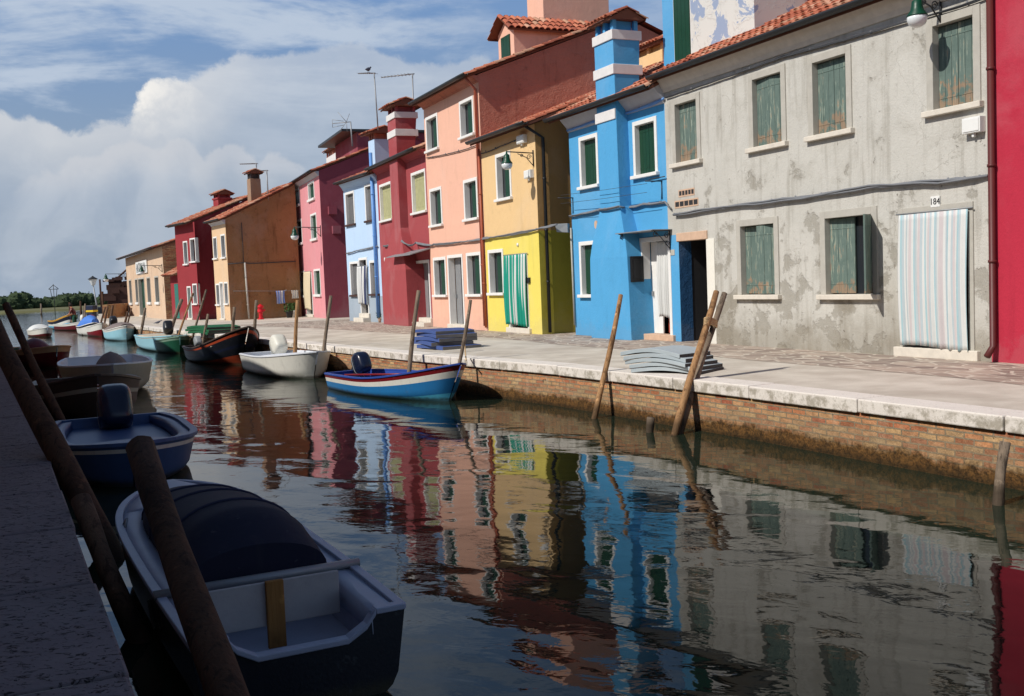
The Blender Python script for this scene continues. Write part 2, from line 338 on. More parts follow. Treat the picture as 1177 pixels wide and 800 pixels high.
def istria():
    m, t = newmat('istrian_stone'); p = pos(t)
    n = t.noise(p, 3, 7, .65); pit = t.noise(t.map(p, (1, 1, 1)), 34, 6, .7, .6); z = t.n('ShaderNodeSeparateXYZ', i0=p).outputs[2]
    col = t.mix(n, srgb(204, 194, 184), srgb(232, 226, 216))
    col = t.mix(t.m('MULTIPLY', t.ss(pit, .58, .66), .6), col, srgb(140, 130, 118))
    moss = t.m('MULTIPLY', t.ss(z, .0, -.03), t.ss(t.noise(p, 5, 7, .7), .44, .60)); col = t.mix(t.m('MULTIPLY', moss, .6), col, srgb(116, 106, 82))
    finish(t, col, .85, t.m('ADD', t.m('MULTIPLY', pit, -.6), n), .01, .8, 0, .3)
istria()
def istria2():
    m, t = newmat('shaded_quay_stone'); p = pos(t)  # quay stone darkened so the left bank's shade sits in its colour
    n = t.noise(p, 3, 7, .65); pit = t.noise(t.map(p, (1, 1.6, 1), (0, 0, R(30))), 22, 7, .7, .8)
    col = t.mix(n, srgb(110, 100, 104), srgb(140, 130, 130)); col = t.mix(t.m('MULTIPLY', t.ss(pit, .56, .62), .85), col, srgb(40, 36, 34))
    finish(t, col, .9, t.m('ADD', t.m('MULTIPLY', t.ss(pit, .56, .62), -.8), n), .02, .9, 0, .15)
istria2()
def pavem():
    m, t = newmat('pavement_cement'); p = pos(t); n = t.noise(p, 1.1, 7, .6); f = t.noise(p, 60, 4)
    col = t.mix(t.ss(n, .3, .7), srgb(178, 168, 154), srgb(206, 198, 184)); col = t.mix(t.m('MULTIPLY', t.ss(t.noise(p, .35, 6, .6), .52, .6), .3), col, srgb(164, 152, 138)); col = t.mix(t.m('MULTIPLY', t.ss(f, .55, .7), .3), col, srgb(150, 138, 126))
    finish(t, col, .9, f, .003, .6, 0, .25)
    m, t = newmat('paving_stones'); p = pos(t)
    # irregular split slabs laid roughly along the street
    q = t.map(p, (1, 1, 1), (0, 0, R(-24))); q2 = t.map(q, (3.6, 1.7, 1))
    v = t.n('ShaderNodeTexVoronoi', dict(feature='F1'), Vector=q2, Scale=1.25, Randomness=.95); e = t.n('ShaderNodeTexVoronoi', dict(feature='DISTANCE_TO_EDGE'), Vector=q2, Scale=1.25, Randomness=.95).outputs[0]
    bw = t.n('ShaderNodeSeparateColor', i0=v.outputs['Color']).outputs[0]
    f = t.noise(p, 45, 5)
    col = t.mix(bw, srgb(120, 104, 96), srgb(184, 166, 150)); col = t.mix(t.m('MULTIPLY', f, .5), col, srgb(142, 126, 114))
    col = t.mix(t.m('MULTIPLY', t.ss(e, .065, .03), .85), col, srgb(196, 186, 170))
    finish(t, col, .85, t.m('ADD', t.ss(e, .02, .1), t.m('MULTIPLY', f, .4)), .008, .8, 0, .3)
pavem()
def waterm():
    m, t = newmat('canal_water'); p = pos(t)
    q = t.map(p, (1, 1, 1), (0, 0, R(26)))
    a = t.noise(t.map(q, (.6, 1.0, 1)), .85, 2, .45, .5); b = t.noise(t.map(q, (1, 1.5, 1)), 3.0, 3, .5, .5); c = t.noise(q, 12, 3, .5)
    y = t.n('ShaderNodeSeparateXYZ', i0=p).outputs[1]
    far = t.ss(y, 12., 45.); calm = t.noise(p, .16, 3, .5)
    amp = t.m('MULTIPLY', t.m('ADD', .36, t.m('MULTIPLY', far, 2.0)), t.m('ADD', .45, t.m('MULTIPLY', calm, 1.1)))
    h = t.m('ADD', t.m('MULTIPLY', a, .020), t.m('MULTIPLY', t.m('ADD', t.m('MULTIPLY', b, .0052), t.m('MULTIPLY', c, .0007)), amp))
    b_ = finish(t, t.mix(t.noise(p, .3, 3), (.010, .018, .012), (.018, .026, .016)), .015, None, spec=.5)
    b_.inputs['IOR'].default_value = 1.25
    bn = t.n('ShaderNodeBump', None, Strength=1., Distance=1., Height=h); t.nt.links.new(bn.outputs[0], b_.inputs['Normal'])
waterm()
def leafm():
    m, t = newmat('far_foliage'); p = pos(t); n = t.noise(p, .25, 6, .7); f = t.noise(p, 1.5, 5, .7)
    col = t.mix(n, srgb(34, 48, 38), srgb(92, 106, 72)); col = t.mix(t.m('MULTIPLY', f, .5), col, srgb(34, 48, 34)); finish(t, col, .95, f, .6, .6, 0, .1)
leafm()

# ---------------------------------------------------------------- mesh helpers
class MB:
    def __init__(s): s.v = []; s.f = []; s.m = []; s.sm = []; s.uv = {}; s.T = None
    def add(s, vs, fs, m=0, smooth=False):
        o = len(s.v)
        if s.T is not None: vs = [s.T @ Vector(v) for v in vs]
        s.v += [tuple(v) for v in vs]
        for i, f in enumerate(fs): s.f.append(tuple(o+k for k in f)); s.m.append(m if isinstance(m, int) else m[i]); s.sm.append(smooth)
        return o
    def box(s, x0, x1, y0, y1, z0, z1, m=0):
        s.add([(x0, y0, z0), (x1, y0, z0), (x1, y1, z0), (x0, y1, z0), (x0, y0, z1), (x1, y0, z1), (x1, y1, z1), (x0, y1, z1)],
              [(0, 3, 2, 1), (4, 5, 6, 7), (0, 1, 5, 4), (1, 2, 6, 5), (2, 3, 7, 6), (3, 0, 4, 7)], m)
    def rings(s, rs, m=0, smooth=True, cap=True, closed=True):
        """rs: list of rings with equal counts; m int or list per ring gap"""
        n = len(rs[0]); vs = [p for r in rs for p in r]; fs = []; ms = []
        for i in range(len(rs)-1):
            for k in range(n if closed else n-1):
                k2 = (k+1) % n; fs.append((i*n+k, i*n+k2, (i+1)*n+k2, (i+1)*n+k)); ms.append(m if isinstance(m, int) else m[i])
        if cap: fs.append(tuple(range(n))[::-1]); ms.append(ms[0]); fs.append(tuple((len(rs)-1)*n+k for k in range(n))); ms.append(ms[-2] if len(ms) > 1 else ms[0])
        s.add(vs, fs, ms, smooth)
    def tube(s, path, r, n=8, m=0, cap=True, jit=0.):
        P = [Vector(p) for p in path]; rs = []
        a = None
        for i, p in enumerate(P):
            d = (P[min(i+1, len(P)-1)]-P[max(i-1, 0)]).normalized()
            if a is None: a = d.orthogonal().normalized()
            a = (a-d*a.dot(d)).normalized(); b = d.cross(a)
            rr = r if isinstance(r, (int, float)) else r[i]
            rs.append([tuple(p+(a*math.cos(2*math.pi*k/n)+b*math.sin(2*math.pi*k/n))*rr*(1+jit*random.uniform(-1, 1))) for k in range(n)])
        s.rings(rs, m, True, cap)
    def build(s, name, mats, parent=None, bevel=0., solid=0., subsurf=0, autosm=True):
        me = bpy.data.meshes.new(name); me.from_pydata(s.v, [], s.f)
        for mm in (mats if isinstance(mats, (list, tuple)) else [mats]): me.materials.append(MATS[mm])
        me.polygons.foreach_set('material_index', s.m); me.polygons.foreach_set('use_smooth', s.sm)
        if s.uv:
            ul = me.uv_layers.new(name='UVMap')
            for pi, pol in enumerate(me.polygons):
                if pi in s.uv:
                    for k, li in enumerate(pol.loop_indices): ul.data[li].uv = s.uv[pi][k]
        me.update()
        o = bpy.data.objects.new(name, me); C.objects.link(o); o.parent = parent
        if solid: md = o.modifiers.new('solid', 'SOLIDIFY'); md.thickness = solid; md.offset = 0
        if bevel: md = o.modifiers.new('bevel', 'BEVEL'); md.width = bevel; md.segments = 2; md.limit_method = 'ANGLE'; md.angle_limit = R(50)
        if subsurf: md = o.modifiers.new('sub', 'SUBSURF'); md.levels = subsurf; md.render_levels = subsurf
        return o
def tag(o, label=None, cat=None, group=None, kind=None):
    if label: o['label'] = label
    if cat: o['category'] = cat
    if group: o['group'] = group
    if kind: o['kind'] = kind
    return o
def thing(name, label, cat, loc=(0, 0, 0), rz=0., group=None):
    o = bpy.data.objects.new(name, None); C.objects.link(o); o.location = loc; o.rotation_euler = (0, 0, rz); o.empty_display_size = .3
    return tag(o, label, cat, group)
def superellipse(cx, cy, z, hx, hy, n=20, e=.6):
    r = []
    for k in range(n):
        a = 2*math.pi*k/n; c, s_ = math.cos(a), math.sin(a)
        r.append((cx+hx*math.copysign(abs(c)**e, c), cy+hy*math.copysign(abs(s_)**e, s_), z))
    return r

class Fr:
    """facade frame: x along the facade (left to right in the photo), y into the building, z up"""
    def __init__(s, a, b):
        s.p = np.array([a[0], a[1], 0.]); d = np.array([b[0]-a[0], b[1]-a[1], 0.]); s.L = float(np.linalg.norm(d)); s.x = d/s.L
        s.y = np.array([-s.x[1], s.x[0], 0]); s.rz = math.atan2(s.x[1], s.x[0])
    def pl(s, px, py, ax=1, off=0.):
        n = [s.x, s.y, np.array([0, 0, 1.])][ax]; d = ray(px, py); tt = (off-(EYEP-s.p)@n)/(d@n); X = EYEP+d*tt-s.p
        return float(X@s.x), float(X@s.y), float(X[2])
    def w(s, u, v, z): return tuple(s.p+s.x*u+s.y*v+np.array([0, 0, z]))

def wall_grid(mb, L, z0, z1, holes, depth=.24, matf=lambda u, z: 0, zcuts=(), x0=0., hm=None):
    xs = sorted({x0, L} | {v for h in holes for v in h[:2]}); zs = sorted({z0, z1, *zcuts} | {v for h in holes for v in h[2:4]})
    for i in range(len(xs)-1):
        for j in range(len(zs)-1):
            cx, cz = (xs[i]+xs[i+1])/2, (zs[j]+zs[j+1])/2
            if any(h[0] < cx < h[1] and h[2] < cz < h[3] for h in holes): continue
            mb.add([(xs[i], 0, zs[j]), (xs[i+1], 0, zs[j]), (xs[i+1], 0, zs[j+1]), (xs[i], 0, zs[j+1])], [(0, 1, 2, 3)], matf(cx, cz))
    for (a, b, c, d) in [h[:4] for h in holes]:
        mm = matf((a+b)/2, (c+d)/2) if hm is None else hm
        for q in ([(a, 0, c), (a, depth, c), (a, depth, d), (a, 0, d)], [(b, 0, c), (b, 0, d), (b, depth, d), (b, depth, c)], [(a, 0, d), (a, depth, d), (b, depth, d), (b, 0, d)], [(a, 0, c), (b, 0, c), (b, depth, c), (a, depth, c)]):
            mb.add(q, [(0, 1, 2, 3)], mm)

def tiles(mb, x0, x1, y0, z0, y1, z1, pitch=.2, row=.36, mats=6, T=None):
    """rows of terracotta cover tiles on a slope that rises from (y0,z0) to (y1,z1)"""
    n = max(1, int(round((x1-x0)/pitch))); pitch = (x1-x0)/n; SL = math.hypot(y1-y0, z1-z0); dy, dz = (y1-y0)/SL, (z1-z0)/SL
    nx, ny_, nz_ = 0, -dz, dy
    if nz_ < 0: ny_, nz_ = -ny_, -nz_
    rows = max(1, int(round(SL/row))); row = SL/rows
    mb.add([(x0, y0, z0), (x1, y0, z0), (x1, y1, z1), (x0, y1, z1)], [(0, 1, 2, 3)], 4)
    mb.add([(x0, y0+ny_*-.05, z0-.06), (x1, y0+ny_*-.05, z0-.06), (x1, y0, z0), (x0, y0, z0)], [(0, 1, 2, 3)], 4)
    for i in range(n):
        cx = x0+(i+.5)*pitch
        for j in range(rows):
            a = j*row-.05-random.uniform(0, .02); b = (j+1)*row+.03; jx = random.uniform(-.012, .012)*pitch*8; jz = random.uniform(0, .012)
            ra, rb = pitch*.50, pitch*.40
            vs = []
            for (s_, r, h) in ((a, ra, .03+jz), (b, rb, .004+jz), (a, ra*.78, .03+jz)):
                for k in range(6):
                    an = math.pi*k/5; ox = math.cos(an)*r+jx; oh = math.sin(an)*r*.75+h
                    vs.append((cx+ox, y0+dy*s_+ny_*oh, z0+dz*s_+nz_*oh))
            m = random.choice((0, 0, 1, 1, 2, 3, 5))
            mb.add(vs, [(k, k+1, 7+k, 6+k) for k in range(5)]+[(12+k, 13+k, k+1, k) for k in range(5)], m, False)
TM = ['tile%d' % i for i in range(6)]

class House:
    def __init__(s, label, a, b, D, h, rise=.38, ridge=None, mat='stucco_red', side=None, group='painted houses along the canal', name='painted_house', overhang=.32, gutter='gutter_black', zsplit=None, mat2=None, side2=None, rfrac=.5):
        s.fr = Fr(a, b); s.D = D; s.h = h; s.ry = D*rfrac; s.rz = h+s.ry*rise; s.rise = rise; s.mat = mat; s.side = side or mat; s.holes = []; s.ov = overhang; s.gut = gutter
        s.zs = zsplit; s.mat2 = mat2; s.side2 = side2
        s.root = thing(name, label, 'house', tuple(s.fr.p), s.fr.rz, group)
    def rect(s, xl, xr, yt, yb, off=0.):
        xc, yc = (xl+xr)/2, (yt+yb)/2
        return s.fr.pl(xl, yc, 1, off)[0], s.fr.pl(xr, yc, 1, off)[0], s.fr.pl(xc, yb, 1, off)[2], s.fr.pl(xc, yt, 1, off)[2]
    def window(s, xl, xr, yt, yb, shutter='dark_green', frame='white_frame', fwid=.1, sill='white_frame', sh=.08, style='closed', inner=False, uz=None, label=None, planks=3):
        a, b, c, d = uz or s.rect(xl, xr, yt, yb)
        if inner: a -= fwid; b += fwid; d += fwid; c -= sh
        s.holes.append((a+.02, b-.02, c+.02, d-.02))
        oa, ob, oc, od = a+fwid, b-fwid, c+sh, d-fwid
        g = MB(); g.box(oa-.01, ob+.01, .17, .185, oc-.01, od+.01); w = g.build('window', 'glass_dark', s.root)
        if label: w['label'] = label
        g = MB(); g.box(a, oa, -.025, .16, oc, d); g.box(ob, b, -.025, .16, oc, d); g.box(oa, ob, -.025, .16, od, d); g.build('frame', frame, w, bevel=.006)
        g = MB(); g.box(a-.05, b+.05, -.10, .16, c, oc); g.build('sill', sill, w, bevel=.01)
        W_ = (ob-oa)/2
        def leaf(x0, x1, y, ang=0., hinge=0):
            g = MB(); n = planks; pw = (x1-x0)/n
            for k in range(n): g.box(x0+k*pw+.003, x0+(k+1)*pw-.003, 0, .03, oc+.015+random.uniform(0, .006), od-.012-random.uniform(0, .008))
            for zz in (oc+(od-oc)*.14, oc+(od-oc)*.86): g.box(x0+.01, x1-.01, -.006, .0, zz-.012, zz+.012)
            hx = x0 if hinge == 0 else x1
            T = Matrix.Translation((hx, y, 0)) @ Matrix.Rotation(ang, 4, 'Z') @ Matrix.Translation((-hx, 0, 0))
            g.v = [tuple(T @ Vector(v)) for v in g.v]
            g.build('shutter', shutter, w, bevel=.003)
        if style == 'closed': leaf(oa+.004, oa+W_-.003, .10); leaf(oa+W_+.003, ob-.004, .10)
        elif style == 'ajar': leaf(oa+.004, oa+W_-.003, .10, R(3)); leaf(oa+W_+.003, ob-.004, .10, R(16), 1)
        elif style == 'warped': leaf(oa+.004, oa+W_-.003, .085, R(-5)); leaf(oa+W_+.003, ob-.004, .09, R(7), 1)
        elif style == 'right': leaf(oa+W_*.7, ob-.004, .10)
        elif style == 'rightopen': leaf(oa+.004, oa+W_*1.05, .09, R(3)); leaf(oa+W_*1.05, ob-.004, -.0, R(125), 1)
        elif style == 'glass':
            g = MB(); g.box(oa, ob, .12, .15, oc, oc+.04); g.box(oa+W_-.02, oa+W_+.02, .12, .15, oc, od); g.build('shutter', shutter, w)
        return w
    def door(s, xl, xr, yt, yb, frame='white_frame', fwid=.1, leaf='interior', step='stone_light', uz=None, open_=False, steps=1, stepw=.1, deep=.26):
        a, b, c, d = uz or s.rect(xl, xr, yt, yb)
        c = max(.0, c); s.holes.append((a+.02, b-.02, 0.002, d-.02)); oa, ob, od = a+fwid, b-fwid, d-fwid
        g = MB(); y = .22
        if open_: g.box(oa, oa+(ob-oa)*.40, y, y+.04, c, od); g.box(oa+(ob-oa)*.40, ob, y+.5, y+.54, c, od)
        else:
            g.box(oa, ob, y, y+.04, c, od)
            for (p, q) in ((.1, .45), (.53, .9)): g.box(oa+.08, ob-.08, y-.02, y, c+(od-c)*p, c+(od-c)*q)
        dr = g.build('door', leaf, s.root, bevel=.004)
        g = MB(); g.box(oa+.06, oa+.10, y-.05, y, 1.0, 1.12); g.build('handle', 'zinc', dr)
        g = MB(); g.box(a, oa, -.025, .2, .002, d); g.box(ob, b, -.025, .2, .002, d); g.box(oa, ob, -.025, .2, od, d); g.build('frame', frame, dr, bevel=.006)
        g = MB()
        for k in range(steps): g.box(a-stepw, b+stepw, -.08-.26*k, .22, c*(steps-1-k)/steps+.001, c*(steps-k)/steps)
        g.build('doorstep', step, dr, bevel=.012)
        return dr, (oa, ob, c, od)
    def finish(s, roof='tiles', noleft=False, rightover=None, leftover=0., rightadd=0., cornice=None, skip_gutter=False, verge=0.):
        L, D, h = s.fr.L, s.D, s.h
        g = MB(); split = s.zs
        mats = [s.mat, s.side, s.mat2 or s.mat, s.side2 or s.side]
        wall_grid(g, L, 0, h, s.holes, matf=(lambda u, z: 2 if (split and z < split) else 0), zcuts=(split,) if split else ())
        g.build('wall', mats, s.root)
        g = MB()
        def gable(x, flip):
            lo = split or 0.
            pts = [(x, 0, lo), (x, D, lo), (x, D, h+(0 if s.ry < D else s.rz-h)), (x, s.ry, s.rz), (x, 0, h)] if s.ry < D else [(x, 0, lo), (x, D, lo), (x, D, s.rz), (x, 0, h)]
            f = tuple(range(len(pts))); g.add(pts, [f if not flip else f[::-1]], 1)
            if split: q = [(x, 0, 0), (x, D, 0), (x, D, split), (x, 0, split)]; g.add(q, [(0, 1, 2, 3)], 3)
        gable(L, False); gable(0, True)
        g.add([(0, D, 0), (L, D, 0), (L, D, h if s.ry < D else s.rz), (0, D, h if s.ry < D else s.rz)], [(0, 1, 2, 3)], 1)
        g.build('gable_wall', mats, s.root)
        ov = s.ov; x0, x1 = -.02-leftover, L+.02+rightadd+verge
        g = MB(); z0 = h-ov*s.rise+.1
        if roof == 'tiles': tiles(g, x0, x1, -ov, z0, s.ry, s.rz+.1)
        else:
            tiles(g, x0, x1, -ov, z0, s.ry, s.rz+.1, pitch=.28, row=.6)
        if s.ry < D:
            g.add([(x0, s.ry, s.rz+.12), (x1, s.ry, s.rz+.12), (x1, D+.2, h+.02), (x0, D+.2, h+.02)], [(0, 1, 2, 3)], 2)
        # roof slab under the tiles closes verge and soffit
        xs_ = L+.03 if verge else x1
        g.add([(x0, -ov, z0-.07), (xs_, -ov, z0-.07), (xs_, s.ry, s.rz+.02), (x0, s.ry, s.rz+.02), (x0, -ov, z0-.005), (xs_, -ov, z0-.005), (xs_, s.ry, s.rz+.085), (x0, s.ry, s.rz+.085)], [(0, 3, 2, 1), (0, 1, 5, 4), (1, 2, 6, 5), (3, 0, 4, 7)], 4)
        s.roof = g.build('roof', TM, s.root)
        if not skip_gutter:
            g = MB(); n = 8; rs = []
            yc, zc, r = -ov-.07, z0+.05, .088
            for x in np.linspace(x0-.02, x1+.02, 8):
                zz = zc; rs.append([(float(x), yc+r*math.cos(a), zz+r*math.sin(a)) for a in np.linspace(math.pi, 2*math.pi, n)]+[(float(x), yc+r*.86*math.cos(a), zz+r*.86*math.sin(a)) for a in np.linspace(2*math.pi, math.pi, n)])
            g.rings(rs, 0, True, True); g.build('gutter', s.gut, s.root)
        if cornice:
            g = MB(); zc = h; cm, ch, cd = cornice
            g.add([(0, 0.001, zc-ch), (0, -.03, zc-ch), (0, -.06, zc-ch*.75), (0, -cd, zc-ch*.15), (0, -cd, zc-.03), (0, 0.001, zc-.03), (L, 0.001, zc-ch), (L, -.03, zc-ch), (L, -.06, zc-ch*.75), (L, -cd, zc-ch*.15), (L, -cd, zc-.03), (L, 0.001, zc-.03)],
                  [(k, k+1, k+7, k+6) for k in range(5)]+[(5, 4, 3, 2, 1, 0), (6, 7, 8, 9, 10, 11)], 0)
            g.build('cornice', cm, s.root)
    def stack(s, rows, mat, name='chimney', bands=(), capz=None, cap=.12, capmat=None, open_top=True, label=None, parent=None, ridge_dir='x', bandmat='white_band'):
        """rows: (z,u0,u1,yfront,yback) loft of a chimney breast and shaft"""
        g = MB(); rs = [[(u0, yf, z), (u1, yf, z), (u1, yb, z), (u0, yb, z)] for (z, u0, u1, yf, yb) in rows]
        g.rings(rs, 0, False); c = g.build(name, mat, parent or s.root, bevel=.012)
        if label: c['label'] = label
        z, u0, u1, yf, yb = rows[-1]
        for (b0, b1, e) in bands:
            g = MB(); g.box(u0-e, u1+e, yf-e, yb+e, b0, b1); g.build('band', bandmat, c, bevel=.01)
        if capz:
            g = MB(); 
            for (uu, vv) in ((u0+.03, yf+.03), (u1-.13, yf+.03), (u0+.03, yb-.13), (u1-.13, yb-.13), ((u0+u1)/2-.05, yf+.03), ((u0+u1)/2-.05, yb-.13)): g.box(uu, uu+.1, vv, vv+.1, z, capz)
            g.box(u0+.14, u1-.14, yf+.14, yb-.14, z, capz-.02)
            ym = (yf+yb)/2; rr = capz+(yb-yf)/2*.5+.05
            x0, x1 = u0-cap, u1+cap
            # rows of tiles on both slopes
            g2 = MB(); tiles(g2, x0, x1, yf-cap, capz, ym, rr, pitch=.15, row=.25)
            tiles(g2, x0, x1, yb+cap, capz, ym, rr, pitch=.15, row=.25)
            g2.add([(x0+.03, yf-cap, capz-.02), (x0+.03, yb+cap, capz-.02), (x0+.03, ym, rr), (x1-.03, yf-cap, capz-.02), (x1-.03, yb+cap, capz-.02), (x1-.03, ym, rr)], [(0, 1, 2), (5, 4, 3), (0, 3, 4, 1)], 4)
            g.build('flue_posts', capmat or mat, c); g2.build('chimney_cap', TM, c)
        return c
    def pipe(s, pts, r=.045, mat='gutter_black', name='downpipe'):
        g = MB(); g.tube(pts, r, 10); 
        zs = [p[2] for p in pts]; z0, z1 = min(zs), max(zs)
        for k in range(1, 4):
            z = z0+(z1-z0)*k/4
            for a, b in zip(pts[:-1], pts[1:]):
                if min(a[2], b[2]) <= z <= max(a[2], b[2]) and abs(a[2]-b[2]) > .3:
                    f = (z-a[2])/(b[2]-a[2]); x = a[0]+(b[0]-a[0])*f; y = a[1]+(b[1]-a[1])*f
                    g.tube([(x, y, z-.02), (x, y, z+.02)], r+.012, 10)
        return g.build(name, mat, s.root)

def curtain(fr, u0, u1, z0, z1, y, label, stripes, mats, pl=9, amp=.035, taper=0., wave=.03, parent=None, rod=True, gather=0., name='door_curtain'):
    root = thing(name, label, 'curtain', fr.w((u0+u1)/2, y, z1), fr.rz, 'striped and plain door curtains on the houses')
    g = MB(); nu, nv = 120, 22; W_ = u1-u0; rows = []
    for j in range(nv+1):
        v = j/nv; z = -(z1-z0)*v; r = []
        for i in range(nu+1):
            uu = i/nu; x = (uu-.5)*W_*(1-taper*v*(1-v*.5))+gather*W_*math.sin(v*2.6)*uu
            ph = uu*pl*2*math.pi
            yy = -amp*(.35+.65*v)*(math.sin(ph+.6*math.sin(v*3+uu*5))+.35*math.sin(ph*2.3+1.3))-wave*math.sin(v*3.1)
            r.append((x, yy, z+wave*.9*math.sin(uu*4.2+.6)*v**3))
        rows.append(r)
    vs = [p for r in rows for p in r]; fs = []; ms = []
    for j in range(nv):
        for i in range(nu):
            a = j*(nu+1)+i; fs.append((a, a+nu+1, a+nu+2, a+1)); ms.append(stripes[int(i/nu*len(stripes)) % len(stripes)])
    g.add(vs, fs, ms, True); g.build('cloth', mats, root, solid=.006)
    if rod: g = MB(); g.tube([(-W_/2-.08, .02, .015), (W_/2+.08, .02, .015)], .012, 8); g.build('curtain_rod', 'zinc', root)
    return root

def loc3(p): return (float(p[0]), float(p[1]), float(p[2]))
# ================================================================ the setting
WL = -.70
g = MB(); g.add([(-5000, -200, WL), (5000, -200, WL), (5000, 8000, WL), (-5000, 8000, WL)], [(0, 1, 2, 3)]); tag(g.build('water', 'canal_water'), 'dark green canal water opening into the lagoon', 'water', kind='structure')
# quay edge of the right bank
Q = [np.array(v, float) for v in ((9.6, -1.), (4.71, 10.0), (3.05, 13.5), (.76, 17.88), (-2.26, 22.58), (-5.69, 28.62), (-9.71, 35.74), (-20.71, 55.48), (-26.2, 65.5), (-37.5, 93.))]
def offs(P, d):
    out = []
    for i, p in enumerate(P):
        a = P[max(i-1, 0)]; b = P[min(i+1, len(P)-1)]; t_ = (b-a)/np.linalg.norm(b-a); n = np.array([t_[1], -t_[0]]); out.append(p+n*d)
    return out          # positive d = away from the canal on the right bank
def strip(name, A, B, z, mat, kind='structure', label=None, cat=None):
    g = MB()
    for i in range(len(A)-1): g.add([(*A[i], z), (*B[i], z), (*B[i+1], z), (*A[i+1], z)], [(0, 1, 2, 3)])
    return tag(g.build(name, mat), label, cat, kind=kind)
strip('pavement', offs(Q, .2), [q+np.array([45, 22]) for q in Q], 0., 'pavement_cement', label='pale cement quayside walk beside the canal', cat='pavement')
# irregular stone paving in front of the houses, with the wavy edge of the photo
ed = [G(*p)[:2] for p in ((1175, 443), (1151, 440), (1095, 434), (1014, 427), (965, 422.6), (915, 418.5), (860, 414), (790, 407), (720, 402), (640, 396), (570, 388.5), (480, 385), (400, 379.5), (350, 377), (267, 374))]
ed = [np.array([8.2, 8.0])]+[np.array(e) for e in ed]
strip('stone_paving', ed, [e+np.array([9, 4.]) for e in ed], .004, 'paving_stones', label='irregular brown stone paving in front of the houses', cat='paving')
def quaywall(name, label, P, side, cw=.45, cm='istrian_stone'):
    root = thing(name, label, 'quay wall', (float(P[0][0]), float(P[0][1]), 0), 0); o = P[0]
    g = MB(); s_ = 0.
    W1 = [p-o for p in offs(P, .05*side)]; cnt = 0
    for i in range(len(P)-1):
        ln = np.linalg.norm(W1[i+1]-W1[i]); nseg = max(1, int(ln/1.0))
        for k in range(nseg):
            a = W1[i]+(W1[i+1]-W1[i])*k/nseg; b = W1[i]+(W1[i+1]-W1[i])*(k+1)/nseg
            g.uv[len(g.f)] = [(s_+ln*k/nseg, -2.), (s_+ln*(k+1)/nseg, -2.), (s_+ln*(k+1)/nseg, -.14), (s_+ln*k/nseg, -.14)]
            g.add([(*a, -2.), (*b, -2.), (*b, -.14), (*a, -.14)], [(0, 1, 2, 3)])
        s_ += ln
    g.build('brick_face', 'brick_wall', root)
    g = MB(); A = [p-o for p in P]; B = [p-o for p in offs(P, cw*side)]
    for i in range(len(P)-1):
        ln = np.linalg.norm(A[i+1]-A[i]); n = max(1, int(round(ln/1.7)))
        for k in range(n):
            gp = .012 if cm != 'istrian_stone' else .004; f0, f1 = (k+gp)/n, (k+1-gp)/n
            a0, a1, b0, b1 = [X[i]+(X[i+1]-X[i])*f for X, f in ((A, f0), (A, f1), (B, f0), (B, f1))]
            zt = .012+random.uniform(-.004, .006); zb = -.15+random.uniform(-.006, .006); dd = random.uniform(-.008, .008)
            nn = (b0-a0)/np.linalg.norm(b0-a0)*dd; a0 = a0+nn; a1 = a1+nn
            fs = [(0, 3, 2, 1), (4, 5, 6, 7), (0, 1, 5, 4), (1, 2, 6, 5), (2, 3, 7, 6), (3, 0, 4, 7)]
            g.add([(*a0, zb), (*a1, zb), (*b1, zb), (*b0, zb), (*a0, zt), (*a1, zt), (*b1, zt), (*b0, zt)], fs)
    g.build('coping', cm, root, bevel=.014)
    return root
quaywall('quay_wall', 'sunlit brick quay wall with white stone coping under the painted houses', Q, 1)
ld = np.array([-.443, .897]); l0 = np.array([-1.57, 4.04])
LQ = [l0+ld*t_ for t_ in (-9, 0., 6, 12, 20, 35, 60, 90)]
quaywall('quay_wall', 'shaded stone quay edge at the lower left beside the moored boats', LQ, -1, .9, 'shaded_quay_stone')
strip('path', [p for p in offs(LQ, -.2)], [p+np.array([-40, -20]) for p in LQ], 0., 'pavement_cement', label='shaded quayside walk on the near left bank', cat='path')

# ================================================================ painted houses, right bank, near to far
g0 = lambda x, y: G(x, y)[:2]
# --- crimson house at the right edge
GA, GB = g0(824, 395.5), g0(1140, 416.2)
gx = (np.array(GB)-np.array(GA)); gx = gx/np.linalg.norm(gx)
crim = House('crimson red house cut off by the right edge, with a brown downpipe', GB, tuple(np.array(GB)+gx*6), 8, 5.84, mat='stucco_crimson', ridge=None)
crim.window(0, 0, 0, 0, uz=(2.2, 3.2, 3.8, 5.2)); crim.window(0, 0, 0, 0, uz=(2.2, 3.2, .95, 2.35)); crim.door(0, 0, 0, 0, uz=(4.2, 5.2, .15, 2.35))
crim.finish(); crim.pipe([(.09, -.07, 5.7), (.09, -.07, .25), (.09, -.2, .1)], .05, 'gutter_brown')
# --- grey house
gstart = tuple(np.array(GA)-gx*1.72)
grey = House('weathered grey plaster house with flaking green shutters and number 184', gstart, GB, 8, 5.84, mat='plaster_grey', side='stucco_left', overhang=.30, rfrac=.5, rise=.47)
fr = grey.fr
kw = dict(shutter='shutter_old', frame='stone_frame', sill='stone_light', fwid=.13, inner=True, sh=.09)
grey.window(777, 801.5, 116.9, 185.8, **kw)
grey.window(866, 898.7, 87, 166.8, style='warped', **kw)
grey.window(935, 973.4, 66.9, 152.5, **kw)
a, b, _, _ = grey.rect(1073.3, 1119.6, 40, 120); _, _, c, d = grey.rect(935, 973.4, 66.9, 152.5)
grey.window(0, 0, 0, 0, uz=(a, b, c, d), **kw)
grey.window(852.4, 890.8, 258.5, 338.7, style='ajar', **kw)
grey.window(949.6, 1003, 248.6, 338.3, style='rightopen', **{**kw, 'shutter': 'shutter_old'})
a, b, c, d = grey.rect(1040, 1114, 243, 402)
